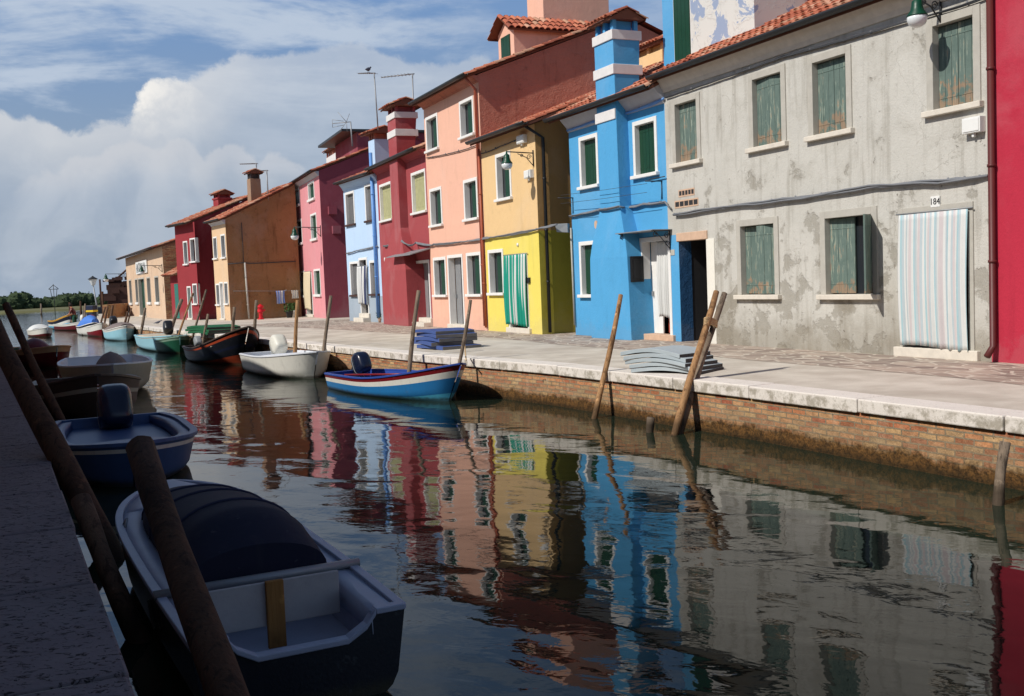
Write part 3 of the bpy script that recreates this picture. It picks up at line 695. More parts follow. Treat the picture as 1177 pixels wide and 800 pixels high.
dr, _ = grey.door(0, 0, 0, 0, uz=(a-.1, b+.1, .16, d+.1), frame='stone_frame', step='stone_light', leaf='dark_brown')
a, b, c, d = grey.rect(1039, 1109, 244, 400.5)
curtain(fr, a-.02, b+.13, .17, d, -.07, 'pale blue, white and pink striped curtain over the door numbered 184', [0, 1, 3, 0, 3, 0, 2, 0, 1, 3, 0, 2, 3, 0, 1, 0, 2, 3, 0, 1, 3, 0, 2, 2, 0, 3, 1, 0, 3, 2, 0, 1, 3, 0, 0, 1], ['cloth_white', 'cloth_blue', 'cloth_pink', 'cloth_grey'], pl=7, amp=.022, taper=.02, wave=.035)
# dark passage door between the blue and the grey house
a, b, c, d = grey.rect(779, 811, 277, 390); pa, pb, pd = fr.pl(782, 340)[0], fr.pl(814, 340)[0], 2.22
grey.holes.append((pa, pb, .002, pd))
g = MB(); g.add([(pa+.005, -.004, 0), (pa+.03, .3, 0), (pa+.03, .3, pd), (pa+.005, -.004, pd)], [(0, 1, 2, 3)]); g.build('passage_wall', 'stucco_blue_rough_shaded', grey.root); g = MB(); g.box(-.03, pa+.004, -.008, -.003, .0, 2.36); g.build('painted_strip', 'stucco_blue', grey.root)
g = MB(); g.box(pa, pa+.02, .3, 1.6, 0, pd); g.box(pa, pb, 1.6, 1.65, 0, pd); g.box(pb, pb+.04, .26, 1.6, 0, pd); g.box(pa, pb, .26, 1.6, pd, pd+.04); g.build('passage_lining', 'interior', grey.root)  # near-black walls: the darkness of the passage is in their colour
g = MB(); g.box(pa-.06, pb+.04, -.03, .25, pd-.01, pd+.17); g.build('lintel', 'pinkish_stone', grey.root, bevel=.01)
g = MB(); g.box(pb, pb+.28, -.02, .24, .002, pd-.012); g.build('door_jamb', 'plaster_white', grey.root, bevel=.006)
grey.finish(cornice=('stone_light', .34, .2))
# cable on the cornice
# air vents
for (x0, x1, y0, y1) in ((780.4, 798, 217, 225.5), (776, 802.5, 229, 238)):
    a, b, c, d = grey.rect(x0, x1, y0, y1); g = MB(); n = 5
    for k in range(n+1): g.box(a+(b-a)*k/n-.012, a+(b-a)*k/n+.012, -.006, .02, c, d)
    g.box(a, b, -.008, .02, c, c+.03); g.box(a, b, -.008, .02, d-.03, d); g.box(a, b, -.002, .01, c, d, 1); g.build('air_vent', ['pinkish_stone', 'interior'], grey.root)
# number plate 184
a, b, c, d = grey.rect(1071, 1081.5, 225.5, 238)
g = MB(); g.box(a, b, -.03, -.004, c, d); npl = g.build('house_number', 'white_plastic', grey.root, bevel=.004)
def text_mesh(txt, size, mat, parent, loc, rot, name, ext=.002, cx=1.):
    cu_ = bpy.data.curves.new(name, 'FONT'); cu_.body = txt; cu_.size = size; cu_.extrude = ext; cu_.align_x = 'CENTER'; cu_.align_y = 'CENTER'
    o = bpy.data.objects.new(name, cu_); C.objects.link(o)
    dg = bpy.context.evaluated_depsgraph_get(); me = bpy.data.meshes.new_from_object(o.evaluated_get(dg)); bpy.data.objects.remove(o)
    me.materials.clear(); me.materials.append(MATS[mat]); m = bpy.data.objects.new(name, me); C.objects.link(m); m.parent = parent; m.location = loc; m.rotation_euler = rot; m.scale = (cx, 1, 1); return m
text_mesh('184', (d-c)*.82, 'black_letter', npl, ((a+b)/2, -.034, (c+d)/2), (R(90), 0, 0), 'number')
# white junction box near the right edge
def wallbox(h, x0, x1, y0, y1, mat='white_plastic', dep=.12, name='junction_box'):
    a, b, c, d = h.rect(x0, x1, y0, y1); g = MB(); g.box(a, b, -dep, -.001, c, d); g.box(a+.02, b-.02, -dep-.012, -dep, c+.02, d-.02); g.box((a+b)/2-.02, (a+b)/2+.02, -dep*.7, -.03, c-.06, c); return g.build(name, mat, h.root, bevel=.008)
wallbox(grey, 1112, 1133, 135, 153)
# upper storey pieces on the roof of the grey and the blue house
def dormer(h, x0, x1, ybot, off, mat, shut=None, hgt=1.9, roofz=None):
    a = h.fr.pl(x0, ybot, 1, off)[0]; b = h.fr.pl(x1, ybot, 1, off)[0]; zb = h.h+off*h.rise-.2; zt = zb+hgt
    g = MB(); holes = []
    dep = 2.2
    if shut: sa = h.fr.pl(shut[0], ybot-20, 1, off)[0]; sb = h.fr.pl(shut[1], ybot-20, 1, off)[0]
    g.box(a, b, off, off+dep, zb-.2, zt); d_ = g.build('dormer', mat, h.root)
    g = MB(); m_ = (a+b)/2; r_ = (b-a)/2+.12
    for sgn in (1, -1):
        g2 = MB(); tiles(g2, 0, dep+.25, -r_, 0, 0, r_*.42, pitch=.2, row=.3)
        T = Matrix.Translation((m_, off+dep, zt)) @ Matrix.Rotation(R(-90 if sgn > 0 else 90), 4, 'Z')
        if sgn < 0: T = Matrix.Translation((m_, off-.25, zt)) @ Matrix.Rotation(R(90), 4, 'Z')
        o_ = len(g.v); g.v += [tuple(T @ Vector(v)) for v in g2.v]; g.f += [tuple(k+o_ for k in f) for f in g2.f]; g.m += g2.m; g.sm += g2.sm
    o_ = len(g.v); g.add([(a-.02, off+.01, zt), (b+.02, off+.01, zt), (m_, off+.01, zt+r_*.42)], [(0, 1, 2)], 4)
    g.build('roof', TM, d_)
    if shut:
        g = MB(); g.box(sa-.05, sb+.05, off-.02, off-.003, zb+.25, zt-.15, 1); n = 4
        for k in range(n): g.box(sa+(sb-sa)*k/n+.004, sa+(sb-sa)*(k+1)/n-.004, off-.05, off-.021, zb+.3, zt-.2)
        g.build('shutter', ['dark_green', 'white_frame'], d_, bevel=.003)
    return d_
dormer(grey, 795, 868, 60, 1.0, 'plaster_flaked', hgt=2.4)
a = fr.pl(872, 35, 1, 2.2)[0]; g = MB(); g.box(a, a+1.6, 2.4, 3.6, 6.3, 8.6); g.build('roof_wall', 'boat_maroon', grey.root)
# --- blue house
blue = House('bright blue house with a big outside chimney breast and iron door awning', g0(662, 385), gstart, 8, 5.72, mat='stucco_blue', overhang=.4, rise=.5)
fr = blue.fr
blue.window(666.5, 688.3, 155, 217); blue.window(728.3, 756, 136.5, 204)
a, b, c, d = blue.rect(667, 687, 277, 342); blue.window(0, 0, 0, 0, uz=(a, b, c, d))
a, b, c, d = blue.rect(737.5, 772.5, 272, 386); 
dr, do = blue.door(0, 0, 0, 0, uz=(a, b, .14, d), leaf='white_frame', open_=True, step='pinkish_stone')
g = MB(); g.box(do[0]+(do[1]-do[0])*.5, do[1], .30, .34, .16, .62); g.build('lower_panel', 'terracotta_wood', dr)
curtain(fr, do[0]+(do[1]-do[0])*.44, do[1]-.0, .52, do[3]-.02, .1, 'plain white gathered curtain in the doorway of the bright blue house', [0], ['cloth_white'], pl=6, amp=.03, taper=.1)
blue.finish(cornice=('cornice_grey', .44, .3), leftover=.35)
blue.stack([(0, 1.6, 3.5, -.42, .3), (1.95, 1.66, 3.42, -.42, .3), (2.3, 1.75, 3.33, -.40, .3), (3.15, 2.08, 3.0, -.32, .3), (5.0, 2.06, 2.97, -.32, .3), (7.25, 2.05, 2.93, -.32, .42)], 'stucco_blue', bands=((5.18, 5.42, .03), (6.22, 6.45, .035), (7.02, 7.24, .035)), capz=7.5, label='bright blue chimney breast with white bands')
# electricity box on the side of the breast
g = MB(); g.box(3.44, 3.50, -.36, -.02, 1.35, 1.95); g.box(3.43, 3.52, -.30, -.08, 1.42, 1.88); g.build('meter_box', 'black_plastic', blue.root, bevel=.01)
# awning: thin sheet on scrolled iron brackets
aw = MB(); z = 2.48; a, b = fr.pl(741, 272)[0]-.45, fr.pl(770, 268)[0]+.1
aw.box(a, b, -.52, -.0, z, z+.02); awn = aw.build('door_awning', 'zinc', blue.root)
def scroll(mb, cx, cy, cz, r, s_=1, n=20, th=.009):
    pts = []
    for k in range(n): an = k/n*2*math.pi*1.4; rr = r*(1-k/n*.75); pts.append((cx, cy+s_*rr*math.cos(an), cz+rr*math.sin(an)))
    mb.tube(pts, th, 5)
g = MB()
for u in (a+.12, b-.08):
    g.tube([(u, -.50, z-.01), (u, -.02, z-.01)], .012, 6); g.tube([(u, -.02, z), (u, -.02, z-.5)], .012, 6); g.tube([(u, -.42, z-.02), (u, -.25, z-.16), (u, -.02, z-.42)], .010, 6)
    scroll(g, u, -.40, z-.09, .06); scroll(g, u, -.1, z-.12, .07); scroll(g, u, -.09, z-.3, .06)
g.build('bracket', 'iron', awn)
g = MB()
for zz, q in ((3.55, -.02),): 
    g.tube([(3.9, -.06, zz+.12), (4.55, -.06, zz+.12)], .012, 6)
g.build('wall_hook', 'iron', blue.root)
for (y0_, y1_) in ((224.5, 217), (234, 227)):
    pA_, pB_ = blue.fr.pl(661, y0_), blue.fr.pl(762, y1_-6); g = MB(); g.tube([(pA_[0], -.42, pA_[2]), (2.5, -.44, (pA_[2]+pB_[2])/2-.02), (pB_[0], -.42, pB_[2])], .006, 4); g.build('drying_wire', 'cable_dark', blue.root)
for u_ in (.12, 4.35):
    z_ = blue.fr.pl(661, 227)[2]; g = MB(); g.tube([(u_, 0, z_), (u_, -.45, z_)], .014, 6); g.tube([(u_, -.02, z_), (u_, -.02, z_-.4)], .01, 6); g.build('drying_bracket', 'iron', blue.root)
a, b, c, d = blue.rect(696.5, 701, 254, 262); g = MB(); g.rings([[((a+b)/2+.07*math.cos(q), y_, (c+d)/2+.10*math.sin(q)) for q in np.linspace(0, 2*math.pi, 18, endpoint=False)] for y_ in (-.001, -.025)], 0, False); pq = g.build('wall_plaque', 'pinkish_stone', blue.root); pq.location = (0, -.32, 0)
# small plaque by the passage
a, b, c, d = blue.rect(769.5, 776, 287, 293.5); g = MB(); g.box(a, b, -.02, -.001, c, d); g.build('house_number', 'stone_frame', blue.root, bevel=.003)
# dormers and second chimney behind
dormer(blue, 763, 796, 70, 1.1, 'stucco_blue', shut=(777, 795), hgt=2.4)
a, b = fr.pl(727, 70, 1, 2.3)[0], fr.pl(761, 60, 1, 2.3)[0]
blue.stack([(5.9, a, b, 2.3, 3.1), (7.35, a, b, 2.3, 3.1)], 'stucco_ochre', bands=((6.9, 6.98, .03),), capz=7.55, bandmat='cable_grey', label='low ochre chimney on the roof behind')
# --- yellow house
YA, YB = g0(561.7, 380.2), g0(623.5, 384.6)
yel = House('yellow and ochre two tone house with a striped teal door curtain', YA, YB, 8, 5.68, mat='stucco_ochre', side='stucco_ochre_side', zsplit=2.82, mat2='stucco_yellow', side2='stucco_yellow_side', overhang=.35)
fr = yel.fr
yel.window(570.5, 588, 175, 231, style='right'); yel.window(562, 579.5, 286.5, 339.5, style='right')
a, b, c, d = yel.rect(585, 607.5, 295, 378); dr, do = yel.door(0, 0, 0, 0, uz=(a-.05, b+.02, .15, d+.06), leaf='dark_brown')
curtain(fr, a-.12, b+.02, .22, d+.06, -.06, 'teal and white striped curtain over the door of the yellow house', [0, 0, 1, 0, 0, 1, 0, 0, 0, 1, 0, 0, 1, 1, 0, 0, 1, 0, 0, 1, 0, 0, 1, 0], ['cloth_teal', 'cloth_white'], pl=7, amp=.04, taper=.02)
yel.finish(rightadd=.25)
yel.pipe([(yel.fr.L+.05, -.30, 5.6), (yel.fr.L+.07, .2, 5.3), (yel.fr.L+.07, .2, .05)], .045)
yel.pipe([(-.04, -.07, 5.5), (-.04, -.07, .1)], .035, 'gutter_orange')
wallbox(yel, 598, 606, 155.5, 165); wallbox(yel, 606.5, 614, 195.5, 205)
a, b, c, d = yel.rect(606.5, 610, 319, 325); g = MB(); g.box(a, b, -.06, -.001, c, d); g.build('letter_box', 'black_plastic', yel.root, bevel=.005)
a, b, c, d = yel.rect(594, 598, 290, 293); g = MB(); g.tube([((a+b)/2, -.03, (c+d)/2+.25), ((a+b)/2, 0, (c+d)/2+.25)], .05, 12); g.build('wall_disc', 'white_plastic', yel.root)
# --- orange house
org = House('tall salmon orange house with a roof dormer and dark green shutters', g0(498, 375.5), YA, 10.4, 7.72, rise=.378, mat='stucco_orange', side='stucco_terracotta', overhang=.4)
fr = org.fr
org.window(490, 504, 132, 174.5, style='right'); org.window(528.7, 545, 113, 158.7, style='right')
org.window(494.8, 508.6, 215.5, 261, style='right'); org.window(533.6, 549.6, 205, 254, style='right')
org.window(499, 513.5, 295.5, 341.5, style='right'); org.window(537, 553.7, 290, 341, style='right')
a, b, c, d = org.rect(516, 533.6, 292.5, 374); org.door(0, 0, 0, 0, uz=(a, b, .14, d), leaf='zinc', open_=True)
org.finish(cornice=('stucco_terracotta', .22, .26), verge=.14)
org.pipe([(fr.L-.1, -.36, 7.6), (fr.L-.12, -.07, 7.3), (fr.L-.12, -.07, .15)], .045, 'gutter_orange')
# dormer with gabled tile roof
a = fr.pl(573, 55, 1, 2.4)[0]; b = fr.pl(591, 50, 1, 2.4)[0]
def dormer2(h, a, b, off, zt, mat, side):
    zb = h.h+off*h.rise-.3; g = MB(); g.box(a, b, off, off+3.2, zb, zt); d_ = g.build('dormer', mat, h.root); m_ = (a+b)/2; r_ = (b-a)/2+.22; dep = 3.2
    g = MB()
    for sgn in (1, -1):
        g2 = MB(); tiles(g2, 0, dep+.3, -r_, -.08, 0, r_*.55, pitch=.22, row=.4)
        T = Matrix.Translation((m_, off+dep, zt)) @ Matrix.Rotation(R(-90), 4, 'Z') if sgn > 0 else Matrix.Translation((m_, off-.3, zt)) @ Matrix.Rotation(R(90), 4, 'Z')
        o_ = len(g.v); g.v += [tuple(T @ Vector(v)) for v in g2.v]; g.f += [tuple(k+o_ for k in f) for f in g2.f]; g.m += g2.m; g.sm += g2.sm
    g.build('roof', TM, d_)
    g = MB(); g.add([(a, off, zt), (b, off, zt), (m_, off, zt+(b-a)/2*.55)], [(0, 1, 2)]); g.build('gable_wall', mat, d_)
    g = MB(); n = 3; sa, sb = a+.3, b-.3
    for k in range(n): g.box(sa+(sb-sa)*k/n+.004, sa+(sb-sa)*(k+1)/n-.004, off-.04, off-.003, zb+.4, zt-.15)
    g.build('shutter', 'dark_green', d_, bevel=.003)
dormer2(org, a, b, 2.4, fr.pl(582, 36, 1, 2.4)[2], 'stucco_orange', 'stucco_terracotta')
ca, cb = fr.pl(607, 40, 1, 4.0)[0], fr.pl(625, 32, 1, 4.0)[0]
g = MB(); g.box(ca, min(cb, fr.L-.1), 4.0, 6.6, 9.0, 11.6); g.build('roof_tower', 'stucco_orange', org.root, bevel=.02)
# --- red house
red = House('dark red house with a white banded chimney and olive shutters', g0(441, 370.8), g0(498, 375.5), 8, 6.2, mat='stucco_red', overhang=.35)
fr = red.fr
red.window(437, 451, 210, 255, shutter='olive_shutter'); red.window(473.6, 490, 196, 246, shutter='olive_shutter')
a, b, c, d = red.rect(443, 452, 295.5, 339); red.window(0, 0, 0, 0, uz=(a, b+.3, c, d), shutter='grey_shutter')
a, b, c, d = red.rect(479, 495, 299, 371); red.door(0, 0, 0, 0, uz=(a, b, .3, d), leaf='zinc', open_=True, steps=2)
g = MB(); g.add([(a-1.2, -.75, 2.55), (b+.2, -.75, 2.55), (b+.2, 0, 2.75), (a-1.2, 0, 2.75), (a-1.2, -.75, 2.52), (b+.2, -.75, 2.52), (b+.2, 0, 2.71), (a-1.2, 0, 2.71)], [(0, 1, 2, 3), (7, 6, 5, 4), (0, 4, 5, 1), (1, 5, 6, 2), (3, 7, 4, 0)]); g.build('door_awning', 'zinc', red.root)
red.finish(cornice=('stucco_red', .25, .25))
red.stack([(0, 1.75, 5.1, -.48, .3), (2.05, 1.8, 5.05, -.48, .3), (3.6, 3.05, 4.1, -.32, .3), (5.5, 3.05, 4.1, -.32, .3), (7.75, 3.05, 4.1, -.32, .5)], 'stucco_red', bands=((6.95, 7.2, .03), (7.6, 7.82, .04)), capz=8.05, cap=.2, label='dark red chimney breast with two white bands')
# --- light blue house
lb = House('small light blue house with grey shutters and a grey painted base', g0(402, 368.8), g0(441, 370.8), 8, 6.05, mat='stucco_lightblue', overhang=.3, zsplit=1.08, mat2='stucco_greyblue', side2='stucco_greyblue', side='stucco_lightblue')
fr = lb.fr
for (x0, x1, y0, y1) in ((397.6, 408, 220, 260), (420, 429.5, 211, 255.5), (403, 413, 300.5, 341), (425.5, 435.5, 299, 340)): lb.window(x0, x1, y0, y1, shutter='grey_shutter', sill='dark_brown')
a, b, c, d = lb.rect(414, 423.6, 296, 366); lb.door(0, 0, 0, 0, uz=(a, b, .36, d), leaf='interior', steps=2)
curtain(fr, a-.05, b+.1, .75, 2.35, -.08, 'white and navy striped curtain over the light blue house door', [0, 0, 1, 0, 0, 1, 1, 0, 0, 1, 1, 0], ['cloth_white', 'cloth_navy'], pl=4, amp=.05, taper=.25)
lb.finish(cornice=('stucco_lightblue', .3, .2))
lb.pipe([(lb.fr.L-.35, -.09, 6.9), (lb.fr.L-.35, -.09, .2)], .07, 'gutter_blue')
a, b = fr.pl(423.5, 170, 1, .3)[0], fr.pl(428.5, 170, 1, .3)[0]
lb.stack([(5.8, a, b+.2, .3, 1.1), (7.55, a, b+.2, .3, 1.1)], 'stucco_lightblue', capz=7.8, cap=.25, capmat='stucco_terracotta', label='slim light blue chimney with a gabled tile cap')
# --- pink house
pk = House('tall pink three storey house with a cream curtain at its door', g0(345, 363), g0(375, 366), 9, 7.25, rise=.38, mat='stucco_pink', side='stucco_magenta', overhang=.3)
fr = pk.fr
for (x0, x1, y0, y1) in ((337, 344.5, 217, 238.5), (354.4, 361.6, 208.5, 231.5), (341, 347.6, 252, 282), (357.6, 364.4, 245, 277), (344.4, 351, 311.5, 342), (361.5, 368.8, 309, 341)): pk.window(x0, x1, y0, y1, sh=.12)
a, b, c, d = pk.rect(352, 359.5, 313, 364); pk.door(0, 0, 0, 0, uz=(a, b, .14, d), leaf='dark_green')
curtain(fr, a-.1, b-.1, .4, 2.4, -.06, 'cream curtain hanging in the pink house doorway', [0], ['cloth_cream'], pl=4, amp=.05, taper=.1)
pk.finish(cornice=('cornice_grey', .25, .25), verge=.1)
rr_ = MB(); rr_.box(2.2, fr.L-.02, 2.0, 6.5, 7.2, 9.15); up = rr_.build('rear_storey', 'stucco_magenta', pk.root)
g = MB(); g.box(1.5, fr.L+.15, 1.2, 6.8, 9.15, 9.27); g.build('flat_roof', 'gutter_black', up)
pa_, pb_ = fr.pl(385, 168, 1, 4.)[0], fr.pl(404, 168, 1, 4.)[0]
zc_ = fr.pl(394, 172, 1, 3.4)[2]; pk.stack([(9.0, pa_, pb_-.8, 3.4, 4.4), (zc_+.1, pa_, pb_-.8, 3.4, 4.4)], 'white_band', capz=zc_+.45, cap=.15, label='low white chimney with a terracotta cap', capmat='stucco_terracotta')
for (v0, z0_) in ((.35, 5.1), (.5, 4.15)): g = MB(); g.box(fr.L+.01, fr.L+.28, v0, v0+.4, z0_, z0_+.38); g.build('wall_vent', 'stucco_magenta', pk.root)
# --- brown gabled house with cream front
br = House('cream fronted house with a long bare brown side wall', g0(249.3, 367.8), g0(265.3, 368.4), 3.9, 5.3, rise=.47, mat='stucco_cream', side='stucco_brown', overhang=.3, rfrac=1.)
fr = br.fr
for (x0, x1, y0, y1) in ((245.5, 250, 272, 298.5), (254.3, 259.4, 269, 297.5), (248.8, 253, 326, 351.5), (258.2, 262.6, 324, 350.5)): br.window(x0, x1, y0, y1, fwid=.08, style='right')
a, b, c, d = br.rect(253.5, 257.7, 324, 367); br.door(0, 0, 0, 0, uz=(a, b, .1, d), leaf='white_frame', fwid=.08)
br.finish(cornice=('cornice_grey', .25, .25), verge=.14)
a, b = 1.3, 3.8
ch = br.stack([(6.0, 1.60, 2.2, 1.55, 2.15), (7.45, 1.62, 2.18, 1.57, 2.13)], 'stucco_left', capz=7.75, cap=.12, label='tall square grey chimney', capmat='boat_brown')
br.pipe([(fr.L+.05, .9, 3.0), (fr.L+.1, .95, .05)], .05, 'stone_frame', 'wall_pipe')
g = MB(); g.tube([(fr.L+.05, .0, 2.95), (fr.L+.05, .9, 3.0), (fr.L+.05, 1.2, 2.95), (fr.L+.05, 3.7, 3.0)], .025, 6); g.tube([(fr.L+.04, .85, 3.0), (fr.L+.04, .85, 5.1)], .02, 6); g.build('wall_cable', 'cable_dark', br.root)
# --- far red house with lean-to
rd = House('deep red house with narrow white windows beside a tiled lean-to', g0(207, 367.4), g0(228, 367.8), 7.5, 5.45, mat='stucco_darkred', overhang=.4, rise=.4)
fr = rd.fr
for (x0, x1, y0, y1) in ((211.2, 216.2, 277, 305), (219, 225.2, 273.5, 302), (222, 227, 326, 350.5)): rd.window(x0, x1, y0, y1, fwid=.08, style='right')
a, b, c, d = rd.rect(216, 220.5, 329, 367); rd.door(0, 0, 0, 0, uz=(a, b, .1, d), leaf='teal_green', fwid=.08)
rd.finish()
rd.stack([(6.0, .5, 1.3, 2.2, 3.0), (7.0, .5, 1.3, 2.2, 3.0)], 'stucco_darkred', bands=((6.9, 7.0, .05),), capz=7.2, label='square red chimney', bandmat='stucco_darkred')
g = MB(); g.box(-1.9, -.005, .2, 3.0, 0, 2.6); le = g.build('lean_to', 'stucco_darkred', rd.root)
g = MB(); tiles(g, -2.0, -.01, -.25, 2.6, 1.6, 3.5); g.build('roof', TM, le)
g = MB(); g.box(-1.2, -.55, .17, .195, .05, 2.1); g.build('door', 'teal_green', le, bevel=.01)
# --- brick boathouse at the far end
KA, KB = g0(148.2, 362.5), g0(191.3, 367)
kb = House('low plastered brick boathouse with arched windows and a painted sign', KA, KB, 9, 4.4, rise=.33, mat='plaster_brick', side='brick_house', name='boathouse', overhang=.5)
fr = kb.fr
for (x0, x1, y0, y1) in ((149.0, 151.8, 321, 350.5), (156, 159, 320, 350), (169.5, 173.5, 318, 350), (178.5, 183, 317, 350)): kb.window(x0, x1, y0, y1, fwid=.10, frame='stone_frame', style='glass', sill='white_frame', sh=.16)
a, b, c, d = kb.rect(160, 167, 319, 362); kb.door(0, 0, 0, 0, uz=(a, b, .1, d), leaf='dark_green', frame='stone_frame')
kb.finish(leftover=.5)
a, b, c, d = kb.rect(157.5, 170, 300, 314.5)
g = MB(); g.box(a, b, -.1, -.02, c, d); sg = g.build('sign_board', 'white_plastic', kb.root, bevel=.02)
for (x0, x1, z) in ((.12, .88, .66), (.08, .92, .30)):
    g = MB(); x = a+(b-a)*x0; zz = c+(d-c)*z
    while x < a+(b-a)*x1:
        w_ = random.uniform(.14, .26); g.box(x, x+.05, -.115, -.103, zz-.16, zz+.16); g.box(x, x+w_, -.115, -.103, zz+random.choice((-.16, -.02, .12)), zz+random.choice((-.16, -.02, .12))+.05+.12*0+.05); x += w_+.14
    g.build('sign_letters', 'grey_plastic', sg)
# brick UV on boathouse gable and chimney
for o in bpy.data.objects:
    if o.type == 'MESH' and any(m and m.name == 'brick_house' for m in o.data.materials) and not o.data.uv_layers:
        ul = o.data.uv_layers.new(name='UVMap')
        for pol in o.data.polygons:
            for li in pol.loop_indices: v = o.data.vertices[o.data.loops[li].vertex_index].co; ul.data[li].uv = (v.x+v.y, v.z)

# ---------------------------------------------------------------- houses on the shaded left bank (they throw the foreground shade)
lx = np.array([-ld[0], -ld[1]])          # runs from far to near so that local y points away from the canal
def left_house(t0, t1, h, mat, label, back=1.6):
    n = np.array([-ld[1], ld[0]])
    a = l0+ld*t1+n*back*1.; b = l0+ld*t0+n*back
    # front faces the canal: swap so that frame y points away from the water
    H = House(label, tuple(b), tuple(a), 8, h, mat=mat, group='houses on the left bank')
    L = H.fr.L; k = max(1, int(L/2.6))
    for i in range(k):
        u = L*(i+.5)/k
        H.window(0, 0, 0, 0, uz=(u-.5, u+.5, h-2.1, h-.7))
        if i % 3 == 1: H.door(0, 0, 0, 0, uz=(u-.5, u+.5, .14, 2.3), leaf='dark_brown')
        else: H.window(0, 0, 0, 0, uz=(u-.5, u+.5, .95, 2.3))
    H.finish(cornice=('cornice_grey', .3, .25))
for (t0, t1, h, m, l) in ((-20, -12, 5.6, 'stucco_left', 'tan house on the left bank behind the viewer'), (-12, -4.5, 5.9, 'stucco_leftb', 'brick brown house on the left bank nearest the viewer'), (-4.5, 4, 5.8, 'stucco_greyblue', 'grey blue house on the left bank beside the viewer'), (4, 12, 5.9, 'stucco_left', 'tan house on the left bank past the grey blue one'), (12, 20, 5.6, 'stucco_terracotta', 'terracotta house on the left bank'), (20, 28, 5.7, 'stucco_cream', 'cream house on the left bank'), (28, 37, 5.4, 'stucco_magenta', 'dark pink last house on the left bank')):
    left_house(t0, t1, h, m, l)

# ================================================================ quayside objects
# vertical planes that follow the quay edge, used to stand the mooring posts in the water
def quayplane(off):
    P = offs(Q, off)
    def f(px, py):
        best = None
        for i in range(len(P)-1):
            frq = Fr(P[i], P[i+1]); u, v, z = frq.pl(px, py, 1, 0.)
            if -.02 <= u <= frq.L+.02 and u == u:
                w = frq.w(u, 0, z)
                if w[1] > 2 and (best is None or w[1] < best[1]): best = w
        return best
    return f
def post(label, bot, top, r0, r1, off=None, dy=0., mat='wood_warm', bend=0., group='mooring posts along the painted house quay', base=None, topc=None, name='mooring_post', knots=0):
    if off is not None:
        f = quayplane(off); b = np.array(f(*bot)); tp = AT(top[0], top[1], b[1]+dy)
    else:
        b = G(bot[0], bot[1], WL) if base is None else AT(bot[0], bot[1], base); tp = AT(top[0], top[1], b[1]+dy) if topc is None else AT(top[0], top[1], topc)
    d = (tp-b); L = np.linalg.norm(d); ext = max(0., (b[2]+1.7))/max(.2, d[2]/L); b2 = b-d/L*ext
    n = 12; side = np.cross(d/L, [0, 0, 1.]); side = side/np.linalg.norm(side)
    root_p = Vector(b2); g = MB(); ph = random.uniform(0, 6); pts = []; rad = []
    for k in range(n+1):
        t_ = k/n; p = b2+(tp-b2)*t_+side*(bend*math.sin(math.pi*t_)+.012*math.sin(t_*9+ph)); pts.append(tuple(p-b2)); rad.append((r0+(r1-r0)*t_)*(1+.05*math.sin(t_*17+ph)))
    g.tube(pts, rad, 14, jit=.05); o = g.build(name, mat); o.location = root_p
    return tag(o, label, 'mooring post', group), b, tp
_, b1, t1 = post('single warm brown post leaning right in front of the bright blue chimney breast', (684, 481), (714, 339), .050, .038, dy=.75)
_, b2_, t2 = post('left pole of the two lashed together in front of the dark passage door', (775, 500), (823, 335), .058, .042, dy=.9)
_, b3_, t3 = post('right pole of the two lashed together in front of the dark passage door', (781, 498), (832, 337), .052, .040, dy=1.0, mat='wood_grey')
def on_post(b, tp, py):
    lo, hi = 0., 1.
    for _ in range(30):
        m = (lo+hi)/2; q = b+(tp-b)*m-EYEP; yy = CY-F_*float(q@cu)/float(q@fw)
        if yy > py: lo = m
        else: hi = m
    return b+(tp-b)*m
qa, qb = on_post(b2_, t2, 371), on_post(b3_, t3, 371); m_ = (qa+qb)/2; hw = float(np.linalg.norm(qa-qb))/2; ang_ = math.atan2(qb[1]-qa[1], qb[0]-qa[0])
g = MB()
for k in range(5):
    z = .022*k-.04; pts = [(math.cos(a)*(hw+.056), math.sin(a)*.056, z+.008*math.sin(a*2)) for a in np.linspace(0, 2*math.pi, 20)]
    g.tube(pts, .012, 6)
o = g.build('rope_lashing', 'rope_tan'); o.location = loc3(m_); o.rotation_euler = (0, R(10), ang_); tag(o, 'tan rope lashing that ties the two leaning poles together', 'rope')
post('short broken stump standing in the water left of the lashed poles', (747, 497), (748, 480), .06, .055, mat='wood_grey')
post('mooring post at the right edge of the picture, half cut off', (1147, 580), (1156, 508), .055, .045, dy=.1, mat='wood_grey')
